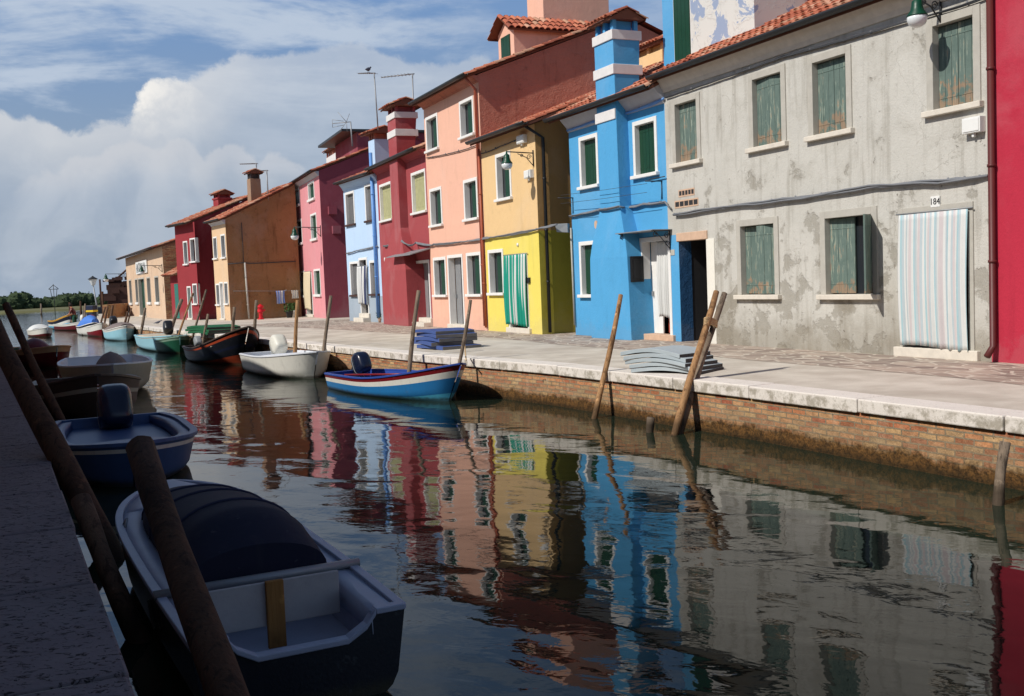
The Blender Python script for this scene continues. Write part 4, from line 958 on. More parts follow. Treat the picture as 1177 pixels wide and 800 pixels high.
PT = [ # label, bottom px, top px, r, offset from quay edge, dy, material
 ('grey post beside the bow of the red, white and blue boat, with a rope knot', (528, 420), (541, 345), .06, -.35, .35, 'wood_grey'),
 ('tall grey post behind the red, white and blue boat amidships', (471, 418), (481, 334), .075, -.35, .3, 'wood_grey'),
 ('grey post between the white boat and the blue outboard motor', (371, 415), (380, 340), .075, -.35, .3, 'wood_grey'),
 ('yellowish post behind the white boat, black capped', (339, 404), (342, 345), .085, -.35, .1, 'wood_warm'),
 ('grey post standing at the high bow of the dark wooden boat', (291, 398), (295, 345), .085, -.35, .1, 'wood_grey'),
 ('shorter grey post behind the dark wooden boat, right of the green mats', (266, 392), (269.5, 353), .09, -.35, .1, 'wood_grey'),
 ('short pale post just left of the stack of green mats', (234, 390), (239, 361), .08, -.35, .2, 'wood_grey'),
 ('long thin grey post in front of the deep red house side wall', (221, 389), (237, 333), .07, -.35, .5, 'wood_grey'),
 ('long thin warm post leaning in front of the deep red house front', (204, 388), (222, 337), .07, -.35, .5, 'wood_warm'),
 ('thick bent post behind the green outboard boat', (194, 386), (209, 344), .12, -.35, .6, 'wood_grey'),
 ('lone grey post in front of the boathouse door', (162, 383), (167, 354), .11, -.35, .2, 'wood_grey'),
 ('left post of the pair before the boathouse corner', (141, 381), (147, 358), .1, -.35, .3, 'wood_brown'),
 ('right post of the pair before the boathouse corner', (144.5, 382), (151, 354), .07, -.35, .3, 'wood_brown'),
 ('slim post left of the boathouse quay bench, tallest of the cluster', (126, 376), (129.5, 351), .11, -.35, .2, 'wood_brown'),
 ('slim post second from right in the far cluster', (119, 376), (124, 352), .09, -.35, .3, 'wood_brown'),
 ('slim post left in the far cluster', (115, 375), (121, 353), .09, -.35, .3, 'wood_brown')]
for (l, bt, tp, r, of, dy, m) in PT: post(l, bt, tp, r*.68, r*.55, off=of, dy=dy, mat=m)
# near left posts
NG = 'leaning posts at the near left quay'
post('thick dark barked post leaning left, furthest of the three near posts', (127, 640), (-24, 345), .118, .10, dy=2.6, mat='wood_dark', group=NG)
post('thinner brown post between the left quay edge and the moored white decked boat', (159, 735), (92, 574), .072, .065, dy=.7, mat='wood_brown', group=NG)
post('big sawn off post leaning over the white decked boat at the bottom of the picture', (256, 790), (163, 514), .088, .082, base=4.5, topc=6.2, mat='wood_dark', group=NG)
post('thin dark post beside the thickest near post, showing behind it', (80, 505), (6, 350), .075, .06, dy=1.5, mat='wood_dark', group=NG)

# ---- stacks of mats
def mats_stack(name, label, px, rz, sizes, mats, edge, grp, bowk=.055):
    p = G(*px); root = thing(name, label, 'floor mats', loc3(p), rz, grp); z = .015
    for i, (w, d, t_, dx, dy, an) in enumerate(sizes):
        g = MB(); n = 14; bow = bowk*(1+.12*i)
        T = Matrix.Translation((dx, dy, z)) @ Matrix.Rotation(an, 4, 'Z')
        rs = []
        for k in range(n+1):
            x = -w/2+w*k/n; zz = bow*math.cos(x/w*math.pi)*.9-.02*(k/n)
            rs.append([(x, -d/2, zz), (x, d/2, zz-.015), (x, d/2, zz+t_-.015), (x, -d/2, zz+t_)])
        T0 = g.T; g.T = T
        g.rings(rs, 0, False); g.T = None
        # underside and edges get the edge colour
        g.m = [1 if (k % 4) in (0,) else 0 for k in range(len(g.m)-2)]+[1, 1]
        g.build('mat', [mats, edge], root, bevel=.006); z += t_+.006
mats_stack('mat_stack', 'grey curved floor mats stacked on the coping near the lashed poles', (768, 427), R(-40), [(1.12, .95, .055, .14, .05, .10), (1.1, .95, .055, .12, .04, .02), (1.1, .9, .055, .06, .0, -.05), (1.08, .9, .06, -.0, .02, .04), (1.08, .88, .06, -.06, .03, -.03)], 'mat_grey', 'mat_edge', 'stacks of mats on the quay')
mats_stack('mat_stack', 'blue floor mats stacked on the quay behind the striped boat', (511, 400), R(-58), [(1.15, 1.05, .085, .12, .05, .06), (1.1, 1.05, .085, -.05, 0, -.10), (1.1, 1.05, .085, .02, .02, .08), (1.05, 1.05, .08, .05, .04, -.04), (1.05, 1.05, .07, -.03, .0, .06)], 'mat_blue', 'mat_edge_grey', 'stacks of mats on the quay', bowk=.02)
mats_stack('mat_stack', 'green mats stacked on the quay behind the dark wooden boat', (247, 383), R(-52), [(1.9, 1.4, .08, .1, 0, 0), (2.0, 1.4, .08, 0, 0, .05), (1.9, 1.3, .08, -.1, 0, 0)], 'mat_green', 'mat_edge', 'stacks of mats on the quay')

# ---- boats
def outboard(parent, x, y, z, tilt, cowl='navy_cowl', s_=1., rz=0., stripe=None, leg='black_plastic'):
    T = Matrix.Translation((x, y, z)) @ Matrix.Rotation(rz, 4, 'Z') @ Matrix.Rotation(tilt, 4, 'Y') @ Matrix.Scale(s_, 4)
    g = MB(); g.T = T; prof = [(-.02, .13, .10, 0), (.0, .17, .125, .0), (.10, .20, .14, .01), (.105, .21, .15, .01), (.20, .225, .155, .02), (.29, .215, .15, .035), (.36, .18, .13, .06), (.395, .13, .10, .08), (.405, .06, .05, .09)]
    rs = [superellipse(-.12+cx, 0, zz, hx, hy, 28, .52) for (zz, hx, hy, cx) in prof]; g.rings(rs, 0, True)
    o = g.build('outboard_motor', cowl, parent)
    g = MB(); g.T = T; rs = [superellipse(-.10, 0, zz, .213, .153, 28, .52) for zz in (.088, .112)]; g.rings(rs, 0, True, False); g.build('trim_band', 'grey_plastic', o, solid=.004)
    g = MB(); g.T = T; rs = [superellipse(-.12, 0, zz, hx, hy, 16, .7) for (zz, hx, hy) in ((.0, .09, .075), (-.1, .075, .055), (-.45, .06, .035), (-.5, .07, .03))]; g.rings(rs, 0, True)
    g.box(-.28, .04, -.07, .07, -.515, -.5); rs = [superellipse(-.12, 0, zz, hx, hy, 12, .8) for (zz, hx, hy) in ((-.5, .05, .02), (-.62, .06, .035), (-.68, .05, .03), (-.8, .015, .006))]; g.rings(rs, 0, True)
    g.rings([[(xx, math.cos(a)*r_, -.64+math.sin(a)*r_) for a in np.linspace(0, 2*math.pi, 10, endpoint=False)] for xx, r_ in ((-.26, .015), (-.22, .035), (-.02, .035), (.03, .01))], 0, True)
    g.box(-.03, .10, -.06, .06, -.22, .04)
    g.build('motor_leg', leg, o)
    g = MB(); g.T = T
    for k in range(3):
        a = k*2.094; ca, sa = math.cos(a), math.sin(a)
        g.add([(-.25, -.02*sa, -.64+.02*ca), (-.27, ca*.10-.03*sa, -.64+sa*.10+.03*ca), (-.24, ca*.12, -.64+sa*.12), (-.23, .03*sa+ca*.09, -.64-.03*ca+sa*.09)], [(0, 1, 2, 3)])
    g.build('propeller', 'zinc', o, solid=.006)
    g = MB(); g.T = T; g.tube([(0.05, 0, .06), (.3, .03, .10), (.5, .05, .12)], .018, 8); g.build('tiller', 'black_plastic', o)
    return o
def boat(name, label, stern, bow, beam, fs, fm, fb, rake=.5, tr=.75, p=2.4, bands=None, mats=None, inner='boat_inner_dark', rail='boat_white', railr=.03, deck=None, deckmat='deck_white', thw=(), thwmat='varnished', floor=.04, side_deck=0., flare=.82, cut=0., notch=None, cat='boat', group='boats moored along the canal', clinker=0, motor=None, keel=.22):
    S0 = np.array(stern[:2], float); B0 = np.array(bow[:2], float); d = B0-S0; L = float(np.linalg.norm(d)); rz = math.atan2(d[1], d[0])
    root = thing(name, label, cat, (float(S0[0]), float(S0[1]), WL), rz, group)
    N = 26
    def shape(t_): return (tr+(1-tr)*math.sin(math.pi/2*min(1, t_/.42))) if t_ < .42 else max(0., 1-((t_-.42)/.58)**p)**(.62 if p < 3.4 else .75)
    def sheer(t_): 
        a = fs+(fm-fs)*math.sin(math.pi/2*min(1, t_/.4)) if t_ < .4 else fm+(fb-fm)*((t_-.4)/.6)**2
        return a
    V = [0, .12, .25, .38, .48, .56, .64, .72, .80, .87, .94, 1.]
    def sec(t_, ins=0., vlist=V):
        hb = max(.012, beam/2*shape(t_)-ins); z1 = sheer(t_); z0 = -keel+max(0, (t_-.85))*keel*1.2; out = []
        for v in vlist:
            w = hb*(flare*min(1, (v/.42))**.55*(1 if v > 0 else 0)+(1-flare)*v) if v > 0 else 0.
            if clinker and v > .3: w += .012*((v*clinker) % 1)
            x = t_*L+rake*t_**3*max(0, v)**1.1
            out.append((x, w, z0+(z1-z0)*v))
        return out
    g = MB(); bm = bands or [(1.01, 0)]
    ring = []
    for i in range(N+1):
        t_ = i/N; t_ = 1-(1-t_)**1.25 if True else t_
        s1 = sec(t_); ring.append([(x, -w, z) for (x, w, z) in s1[::-1]]+[(x, w, z) for (x, w, z) in s1[1:]])
    M_ = len(V)-1; ms = []
    vs = [q for r in ring for q in r]; n = len(ring[0]); fs_ = []
    for i in range(N):
        for k in range(n-1):
            fs_.append((i*n+k, (i+1)*n+k, (i+1)*n+k+1, i*n+k+1)); vv = V[M_-k-1] if k < M_ else V[k-M_]; vm = vv+.02
            ms.append(next(b[1] for b in bm if vm <= b[0]))
    g.add(vs, fs_, ms, True)
    # transom
    dip = []
    if notch:
        hw, dp = notch; zt0 = ring[0][0][2]; dip = [(0., y_, z_) for y_, z_ in ((hw, zt0), (hw*.86, zt0-dp*.55), (hw*.6, zt0-dp), (-hw*.6, zt0-dp), (-hw*.86, zt0-dp*.55), (-hw, zt0))]
    def endcap(rg, mi):
        if not dip: g.add(rg, [tuple(range(len(rg)))], mi); return
        x_ = rg[0][0]; half = [(q[1], q[2]) for q in rg if q[1] >= -1e-6]; half.sort(); ys = [h_[0] for h_ in half]; zs_ = [h_[1] for h_ in half]; zt_ = rg[0][2]; wm = ys[-1]
        dy = [-y_ for (_, y_, _z) in dip][::1]; dz = [z_ for (_, _y, z_) in dip]; o = sorted(zip(dy, dz))
        cuts = sorted({-wm, wm, 0.} | {y_ for y_, _ in o} | {sg*y_ for y_ in ys for sg in (1, -1)})
        top_ = lambda y_: zt_ if abs(y_) >= o[-1][0] else float(np.interp(y_, [a_[0] for a_ in o], [a_[1] for a_ in o]))
        bot_ = lambda y_: float(np.interp(abs(y_), ys, zs_))
        for a_, b_ in zip(cuts[:-1], cuts[1:]):
            if b_-a_ > 1e-5: g.add([(x_, a_, bot_(a_)), (x_, b_, bot_(b_)), (x_, b_, max(bot_(b_), top_(b_))), (x_, a_, max(bot_(a_), top_(a_)))], [(0, 1, 2, 3)], mi)
    endcap(ring[0], bm[0][1] if len(bm) < 4 else bm[2][1])
    # inner skin
    ins = .045; ring2 = []
    for i in range(N+1):
        t_ = 1-(1-i/N)**1.25; t2_ = .012+t_*.975
        s1 = [q for q in sec(t2_, ins, [.62, .72, .86, 1.]) if True]
        fl = floor+.0; s1 = [(x, w, max(z, fl)) for (x, w, z) in s1]
        ring2.append([(x, -w, z) for (x, w, z) in s1[::-1]]+[(s1[0][0], 0, s1[0][2])]+[(x, w, z) for (x, w, z) in s1])
    n2 = len(ring2[0]); vs = [q for r in ring2 for q in r]
    im = len(mats)
    g.add(vs, [(i*n2+k, i*n2+k+1, (i+1)*n2+k+1, (i+1)*n2+k) for i in range(N) for k in range(n2-1)], im, True)
    endcap(ring2[0], im)
    hull = g.build('hull', list(mats)+[inner], root)
    # gunwale
    g = MB()
    for sg in (1, -1):
        pts = []
        for i in range(N+1):
            t_ = 1-(1-i/N)**1.25; x, w, z = sec(t_)[-1]; pts.append((x, sg*max(0, w-.02), z))
        for a_, b_ in zip(pts[:-1], pts[1:]):
            pass
        rs = [[(x, y-sg*railr*.9, z-.012), (x, y+sg*railr*1.0, z-.012), (x, y+sg*railr, z+railr*.7), (x, y-sg*railr*.9, z+railr*.7)] for (x, y, z) in pts]
        if sg < 0: rs = [r[::-1] for r in rs]
        g.rings(rs, 0, False)
    x, w, z = sec(0)[-1]
    if notch:
        g.box(x-.02, x+.05, notch[0], w, z-.01, z+railr*.75); g.box(x-.02, x+.05, -w, -notch[0], z-.01, z+railr*.75)
        pr = [(y_, z_) for (_, y_, z_) in dip]; g.rings([[(x-.02, y_, z_-.012), (x+.05, y_, z_-.012), (x+.05, y_, z_+railr*.7), (x-.02, y_, z_+railr*.7)] for y_, z_ in pr], 0, False)
    else: g.box(x-.02, x+.05, -w, w, z-.01, z+railr*.75)
    
    g.build('gunwale', rail, root, bevel=.006)
    def deckmesh(t0, t1, drop=.015, inx=0.):
        g = MB(); rs = []
        for i in range(15):
            t_ = t0+(t1-t0)*i/14; x, w, z = sec(t_)[-1]; w = max(.01, w-.03); rs.append([(x, w*c, z-drop+.04*(1-c*c)) for c in (-1, -.6, -.2, .2, .6, 1)])
        vs = [q for r in rs for q in r]; g.add(vs, [(i*6+k, (i+1)*6+k, (i+1)*6+k+1, i*6+k+1) for i in range(14) for k in range(5)], 0, True); return g
    if deck: deckmesh(deck, .985).build('bow_deck', deckmat, root, solid=.02)
    if side_deck:
        for sg in (1, -1):
            g = MB(); rs = []
            for i in range(20):
                t_ = cut+(1-cut)*(i/19)*.86; x, w, z = sec(t_)[-1]; w -= .02; rs.append([(x, sg*w, z-.01), (x, sg*max(0., w-side_deck), z+.005), (x, sg*max(0., w-side_deck), z-.12)])
            vs = [q for r in rs for q in r]; g.add(vs, [(i*3+k, (i+1)*3+k, (i+1)*3+k+1, i*3+k+1) for i in range(19) for k in range(2)], 0, True)
            g.build('side_deck', deckmat, root, solid=.012)
    for (t_, wd) in thw:
        x, w, z = sec(t_)[-1]; g = MB(); g.box(x-wd/2, x+wd/2, -w+.05, w-.05, z-.14, z-.11); g.build('thwart', thwmat, root, bevel=.006)
    return root, L, sec, rz
def mid(a, b): return ((a[0]+b[0])/2, (a[1]+b[1])/2)
def axis(ns, nb, half):
    """near side waterline points -> centre line points, moved away from the camera"""
    d = np.array([nb[0]-ns[0], nb[1]-ns[1]]); d = d/np.linalg.norm(d); n = np.array([-d[1], d[0]])
    if n[1] < 0: n = -n
    return np.array(ns[:2])+n*half, np.array(nb[:2])+n*half*.1
# B1 red, white and blue boat
s_, b_ = axis(G(376, 447, WL), G(510, 461, WL), .55)
b1, L, sec, rz = boat('moored_boat', 'open boat in red, white and blue bands with a dark blue outboard motor', s_, b_, 1.55, .33, .36, .72, rake=.62, tr=.72, p=2.3,
    bands=[(.38, 3), (.70, 0), (.84, 1), (1.01, 2)], mats=['boat_blue', 'boat_white', 'boat_red', 'boat_lightblue', 'boat_lightblue'], inner='boat_deepblue', rail='boat_deepblue', railr=.035, thw=((.3, .2), (.62, .22)), thwmat='boat_red')
outboard(b1, .25, .15, .34, R(62), 'navy_cowl', 1.1)
g = MB(); g.tube([(.7, -.4, .33), (3.0, .25, .42)], .02, 8); g.rings([superellipse(.55+k*.07, -.44+.02*k, .33+.002*k, .01+.0*k, .01, 6) for k in range(3)], 0); g.build('oar', 'boat_red', b1)
g = MB(); g.box(1.6, 2.2, -.3, .2, .1, .16); g.box(2.25, 2.6, -.05, .35, .08, .2); g.tube([(1.9, -.3, .2), (2.2, .1, .26), (2.5, 0, .22), (2.3, -.2, .24)], .025, 7); g.build('floor_gear', 'deck_tan', b1)
# B2 white boat
s_, b_ = axis(G(281, 427, WL), G(357, 435, WL), .62)
b2, L, sec, rz = boat('moored_boat', 'plain white fibreglass boat with a cream covered outboard motor', s_, b_, 1.7, .48, .50, .66, rake=.45, tr=.82, p=2.8, bands=[(.9, 0), (.95, 1), (1.01, 0)], mats=['boat_white', 'boat_black'], inner='deck_white', rail='deck_white', railr=.035, deck=.45, deckmat='deck_white')
outboard(b2, .10, .35, .40, R(45), 'white_cowl', 1.35)
# B3 dark wooden boat
s_, b_ = axis(G(211, 413, WL), G(274, 419, WL), .7)
b3, L, sec, rz = boat('moored_boat', 'dark navy wooden boat with a high curved bow and red rub rail', s_, b_, 1.9, .42, .45, 1.15, rake=1.1, tr=.7, p=2.2, bands=[(.26, 0), (.30, 3), (.55, 1), (.6, 2), (.88, 1), (.95, 0), (1.01, 1)], mats=['boat_orange', 'boat_black', 'boat_navyhull', 'boat_orange'], inner='boat_inner_dark', rail='boat_brown', railr=.045, thw=((.25, .25), (.5, .25), (.75, .3)), thwmat='boat_grey')
outboard(b3, .5, -.3, .45, R(55), 'grey_plastic', .8)
# B4 green boat with motor
s_, b_ = axis(G(186, 402, WL), G(207, 410, WL), .6)
b4, L, sec, rz = boat('moored_boat', 'small green boat with a black tilted outboard, left of the dark wooden boat', s_+np.array([-.6, .8]), s_+(b_-s_)*.62, 1.5, .40, .42, .62, rake=.3, tr=.8, p=2.6, bands=[(.85, 0), (1.01, 1)], mats=['boat_green', 'boat_palegreen'], inner='boat_palegreen', rail='boat_palegreen', railr=.04, thw=((.4, .25),))
outboard(b4, .1, 0, .6, R(50), 'black_plastic', 1.3)
# B5 pale cyan boat
s_, b_ = axis(G(160, 400, WL), G(176, 403, WL), .7)
b5, L, sec, rz = boat('moored_boat', 'pale cyan boat with a flat tan deck cover', s_+np.array([-.5, 1.0]), b_+np.array([1.2, -1.6]), 1.7, .50, .52, .62, rake=.3, tr=.85, p=3., bands=[(.9, 0), (1.01, 1)], mats=['boat_cyan', 'boat_white'], inner='deck_tan', rail='boat_cyan', railr=.04, deck=.06, deckmat='deck_tan')
# B6
def at_water(px, py): return G(px, py, WL)[:2]
q = at_water(131, 392); dr_ = np.array([.485, -.875])
def farboat(px, py, L, beam, label, mats, bands, inner, rail, motor=None, fs=.5, fb=.75, deck=None, deckmat='deck_white', dirv=dr_, ang=0., cover=None, tr=.82):
    c_ = at_water(px, py); ca, sa = math.cos(ang), math.sin(ang); dv = np.array([dirv[0]*ca-dirv[1]*sa, dirv[0]*sa+dirv[1]*ca]); n = np.array([-dv[1], dv[0]]); n = n if n[1] > 0 else -n
    c_ = c_+n*beam/2
    r_, L_, sec, rz = boat('moored_boat', label, c_-dv*L/2, c_+dv*L/2, beam, fs, fs, fb, rake=.4, tr=tr, p=2.6, bands=bands, mats=mats, inner=inner, rail=rail, railr=.04, deck=deck, deckmat=deckmat, thw=((.4, .3),))
    if motor: outboard(r_, .0, 0, fs+.15, R(motor[1]), motor[0], 1.25)
    if cover:
        g = MB(); rs = []; t0, t1, hh = cover[1]
        for i in range(13):
            t_ = t0+(t1-t0)*i/12; x, w, z = sec(t_)[-1]; a = math.sin(math.pi*(.12+.76*i/12)); rs.append([(x, w*1.02*math.cos(an), z+hh*a*math.sin(an)*(1+.06*math.sin(i*2.2+an*3))) for an in np.linspace(0, math.pi, 11)])
        vs = [q for r in rs for q in r]; g.add(vs, [(i*11+k, i*11+k+1, (i+1)*11+k+1, (i+1)*11+k) for i in range(12) for k in range(10)], 0, True); g.add(rs[0], [tuple(range(11))]); g.add(rs[-1], [tuple(range(11))[::-1]]); g.build('cover', cover[0], r_)
    return r_
farboat(122, 391.5, 3.8, 1.35, 'pale blue hulled boat with a grey tarpaulin and a red and black outboard', ['boat_cyan', 'boat_white'], [(.85, 0), (1.01, 1)], 'deck_tan', 'boat_white', ('black_plastic', 30), cover=('tarp_grey', (.25, .95, .35)))
farboat(91, 385.5, 4.2, 1.1, 'white boat under a bright blue tarpaulin', ['boat_white', 'boat_navyhull'], [(.85, 0), (1.01, 1)], 'deck_white', 'boat_white', ('white_cowl', 20), cover=('tarp_blue', (.3, .98, .6)))
farboat(101, 386.5, 3.8, 1.0, 'white and red small boat beside the blue tarpaulin boat', ['boat_white', 'boat_red'], [(.6, 1), (1.01, 0)], 'deck_white', 'boat_white', ('boat_red', 20))
farboat(61, 379, 4.6, 1.3, 'old wooden boat with yellow, navy, white and blue bands far out in the canal', ['boat_lightblue', 'boat_white', 'boat_navyhull', 'boat_yellow'], [(.5, 0), (.7, 1), (.93, 2), (1.01, 3)], 'boat_inner_dark', 'boat_yellow', None, fs=.6, fb=1.05, ang=.10)
rb = farboat(72, 380, 4.4, 1.3, 'dark red boat carrying a standing person and a blue bin', ['boat_maroon', 'boat_white'], [(.8, 0), (1.01, 1)], 'boat_inner_dark', 'boat_white', None, fs=.4, fb=.6, ang=.22)
farboat(35, 387.5, 3.2, 1.15, 'small white sunlit boat with a frame canopy near the left edge', ['boat_maroon', 'boat_white'], [(.55, 0), (1.01, 1)], 'deck_white', 'boat_white', None, fs=.38, fb=.55, cover=('cloth_white', (.15, .6, .35)), ang=.1)
# blue bin held in the red boat
p = G(76.5, 379, WL); g = MB(); g.rings([superellipse(0, 0, z, r_, r_, 16, 1.) for z, r_ in ((.0, .22), (.7, .27), (.72, .29), (.75, .29))], 0); o = g.build('bin', 'tarp_blue'); o.location = (float(p[0])+.2, float(p[1])+.6, WL+.15); tag(o, 'blue round bin standing in the dark red boat', 'bin')
# person standing in the dark red boat, seen from behind, leaning
def person(label, loc, rz):
    root = thing('person', label, 'person', loc, rz)
    J = dict(pel=(0, 0, .92), sp=(.03, 0, 1.12), ch=(.10, 0, 1.32), nk=(.17, 0, 1.48), hd0=(.20, 0, 1.55), hd1=(.24, 0, 1.68), hd2=(.24, 0, 1.74),
             lh=(0, .10, .88), lk=(.05, .14, .48), la=(-.02, .16, .08), lt=(.14, .17, .04), rh=(0, -.10, .88), rk=(.02, -.14, .48), ra=(-.05, -.16, .08), rt=(.11, -.17, .04),
             ls=(.12, .19, 1.38), le=(.20, .26, 1.12), lw=(.38, .22, 1.0), lf=(.46, .20, .97), rs=(.12, -.19, 1.38), re=(.18, -.27, 1.12), rw=(.36, -.22, 1.02), rf=(.44, -.2, .99))
    RD = dict(pel=.14, sp=.13, ch=.15, nk=.055, hd0=.075, hd1=.10, hd2=.07, lh=.09, lk=.06, la=.04, lt=.035, rh=.09, rk=.06, ra=.04, rt=.035, ls=.06, le=.045, lw=.03, lf=.035, rs=.06, re=.045, rw=.03, rf=.035)
    E_ = [('pel', 'sp'), ('sp', 'ch'), ('ch', 'nk'), ('nk', 'hd0'), ('hd0', 'hd1'), ('hd1', 'hd2'), ('pel', 'lh'), ('lh', 'lk'), ('lk', 'la'), ('la', 'lt'), ('pel', 'rh'), ('rh', 'rk'), ('rk', 'ra'), ('ra', 'rt'), ('ch', 'ls'), ('ls', 'le'), ('le', 'lw'), ('lw', 'lf'), ('ch', 'rs'), ('rs', 're'), ('re', 'rw'), ('rw', 'rf')]
    def skinned(name, keys, edges, mat, k=1., add=0.):
        me = bpy.data.meshes.new(name); idx = {q: i for i, q in enumerate(keys)}; me.from_pydata([J[q] for q in keys], [(idx[a], idx[b]) for a, b in edges], []); me.materials.append(MATS[mat])
        o = bpy.data.objects.new(name, me); C.objects.link(o); o.parent = root
        me.skin_vertices.new() if hasattr(me.skin_vertices, 'new') and not me.skin_vertices else None
        md = o.modifiers.new('skin', 'SKIN')
        for q, i in idx.items(): v = me.skin_vertices[0].data[i]; v.radius = (RD[q]*k+add,)*2; v.use_root = (i == 0)
        s2 = o.modifiers.new('s', 'SUBSURF'); s2.levels = 2; s2.render_levels = 2; return o
    try:
        keys = list(J); skinned('body', keys, E_, 'skin')
        jk = ['ch', 'sp', 'pel', 'nk', 'ls', 'le', 'rs', 're']; skinned('jacket', jk, [('pel', 'sp'), ('sp', 'ch'), ('ch', 'nk'), ('ch', 'ls'), ('ls', 'le'), ('ch', 'rs'), ('rs', 're')], 'boat_maroon', 1., .018)
        tk = ['pel', 'lh', 'lk', 'la', 'rh', 'rk', 'ra']; skinned('trousers', tk, [('pel', 'lh'), ('lh', 'lk'), ('lk', 'la'), ('pel', 'rh'), ('rh', 'rk'), ('rk', 'ra')], 'boat_green', 1., .018)
    except Exception as e: print('person', e)
    g = MB(); rs = [superellipse(.225, 0, z, a, b_, 14, 1.) for z, a, b_ in ((1.60, .095, .09), (1.66, .115, .105), (1.73, .115, .10), (1.79, .08, .07), (1.81, .03, .03))]; g.rings(rs, 0, True); g.build('hair', 'hair', root)
    return root
p = G(79, 380, WL); person('person with dark hair in a maroon jacket bending over in the dark red boat', (float(p[0])+.15, float(p[1])+.75, WL+.05), R(180))

# ---- near left boats
_p = lambda px, py, Y: loc3(AT(px, py, Y))
zt = -.25
L4s, L4b = np.array([-1.15, 5.34]), np.array([-2.98, 8.95])
b4n, L, sec, rz = boat('moored_boat', 'white decked dark hulled boat with a navy canopy, nearest at the bottom left', L4s, L4b, 1.20, .45, .46, .55, rake=.2, tr=.95, p=4.6, bands=[(.93, 0), (1.01, 1)], mats=['boat_black', 'deck_white_shaded'], inner='deck_white_shaded', rail='deck_white_shaded', railr=.03, side_deck=.17, deck=.80, deckmat='deck_white_shaded', notch=(.40, .13), group='boats at the shaded left quay')
g = MB(); rs = []
for i in range(25):
    u = i/24; t_ = .23+.68*u; x, w, z = sec(t_)[-1]; w = (w-.17)*(1 if u < .55 else max(.05, 1-((u-.55)/.45)**2.6)**.5); hh = .37*math.sin(math.pi*min(1, .0+(1-u)*.5+.0))**.7*(1 if u > .12 else .55+u/.12*.45)
    seam = 1+.012*math.cos(u*2*math.pi*4)
    rs.append([(x, w*math.cos(an), z+.02+hh*seam*max(0, math.sin(an))**.8) for an in np.linspace(0, math.pi, 19)])
vs = [q for r in rs for q in r]; g.add(vs, [(i*19+k, i*19+k+1, (i+1)*19+k+1, (i+1)*19+k) for i in range(24) for k in range(18)], 0, True)
# aft opening closed by a dark drop
g.add(rs[0], [tuple(range(19))], 0); cno = g.build('canopy', 'canopy_navy', b4n)
for kk in (6, 12, 17): g = MB(); g.tube([(q[0], q[1], q[2]+.004) for q in rs[kk]], .011, 6); g.build('seam', 'canopy_seam', cno)
x, w, z = sec(.22)[-1]
g = MB(); g.tube([(x, -w-.02, z+.03), (x, w+.02, z+.03)], .028, 10); g.build('cross_bar', 'zinc', b4n)
x0 = sec(.0)[-1][0]
g = MB(); g.box(x0+.50, x0+.525, -.36, .44, z-.14, z+.11); pbd = g.build('motor_board', 'board_grey', b4n, bevel=.006)
g = MB(); g.box(x0+.465, x0+.499, -.03, .07, z-.27, z+.12); g.build('strut', 'wood_strut', pbd, bevel=.004)
g = MB(); g.box(x0+.05, x0+.95, -.52, -.42, z-.03, z+.002); g.box(x0+.05, x0+.95, .42, .52, z-.03, z+.002); g.box(x0+.05, x0+.93, -.42, .42, z-.30, z-.27); g.box(x0+.05, x0+.93, -.43, -.41, z-.30, z-.01); g.box(x0+.05, x0+.93, .41, .43, z-.30, z-.01); g.build('stern_deck', 'deck_white_shaded', b4n, bevel=.01)
g = MB(); x, w, z = sec(.68)[-1]; g.tube([(x, w-.05, z+.02), (x+.05, w-.07, z+.07), (x+.1, w-.05, z+.02)], .01, 6); 
g.build('cleat', 'zinc', b4n)
def rope(name, label, pts, r, mat, n=24, sag=.0):
    P = [Vector(p) for p in pts]; out = []
    for i in range(len(P)-1):
        for k in range(n//max(1, len(P)-1)+1):
            t_ = k/(n//max(1, len(P)-1)+1); q = P[i].lerp(P[i+1], t_); q.z -= sag*4*t_*(1-t_); out.append(tuple(q))
    out.append(tuple(P[-1])); g = MB(); g.tube(out, r, 6); return tag(g.build(name, mat), label, 'rope')
rope('mooring_rope', 'slack rope from the blue striped boat bow to the grey knotted post', [_p(536, 414, 19.9), _p(534, 395, 20.6)], .014, 'rope_tan', sag=.06)
rope('mooring_rope', 'rope from the dark wooden boat bow to the post behind it', [_p(289, 389, 31.3), _p(293, 372, 32.)], .018, 'rope_tan', sag=.08)
rope('mooring_rope', 'rope from the white boat bow to the quay post', [_p(371, 405, 26.2), _p(374, 388, 27.8)], .016, 'rope_tan', sag=.1)
# L3 blue boat
b3n, L, sec, rz = boat('moored_boat', 'faded blue boat with a blunt bow behind the white decked boat', (-6.1, 15.7), (-4.45, 12.0), 1.75, .36, .40, .52, rake=.35, tr=.85, p=4.6, bands=[(.88, 0), (.92, 2), (1.01, 1)], mats=['boat_steel', 'boat_steel', 'boat_white'], inner='boat_steel', rail='boat_steel', railr=.05, side_deck=.18, deck=.86, deckmat='boat_steel', group='boats at the shaded left quay', floor=.25)
outboard(b3n, .1, .05, .26, R(60), 'navy_cowl', 1.6)
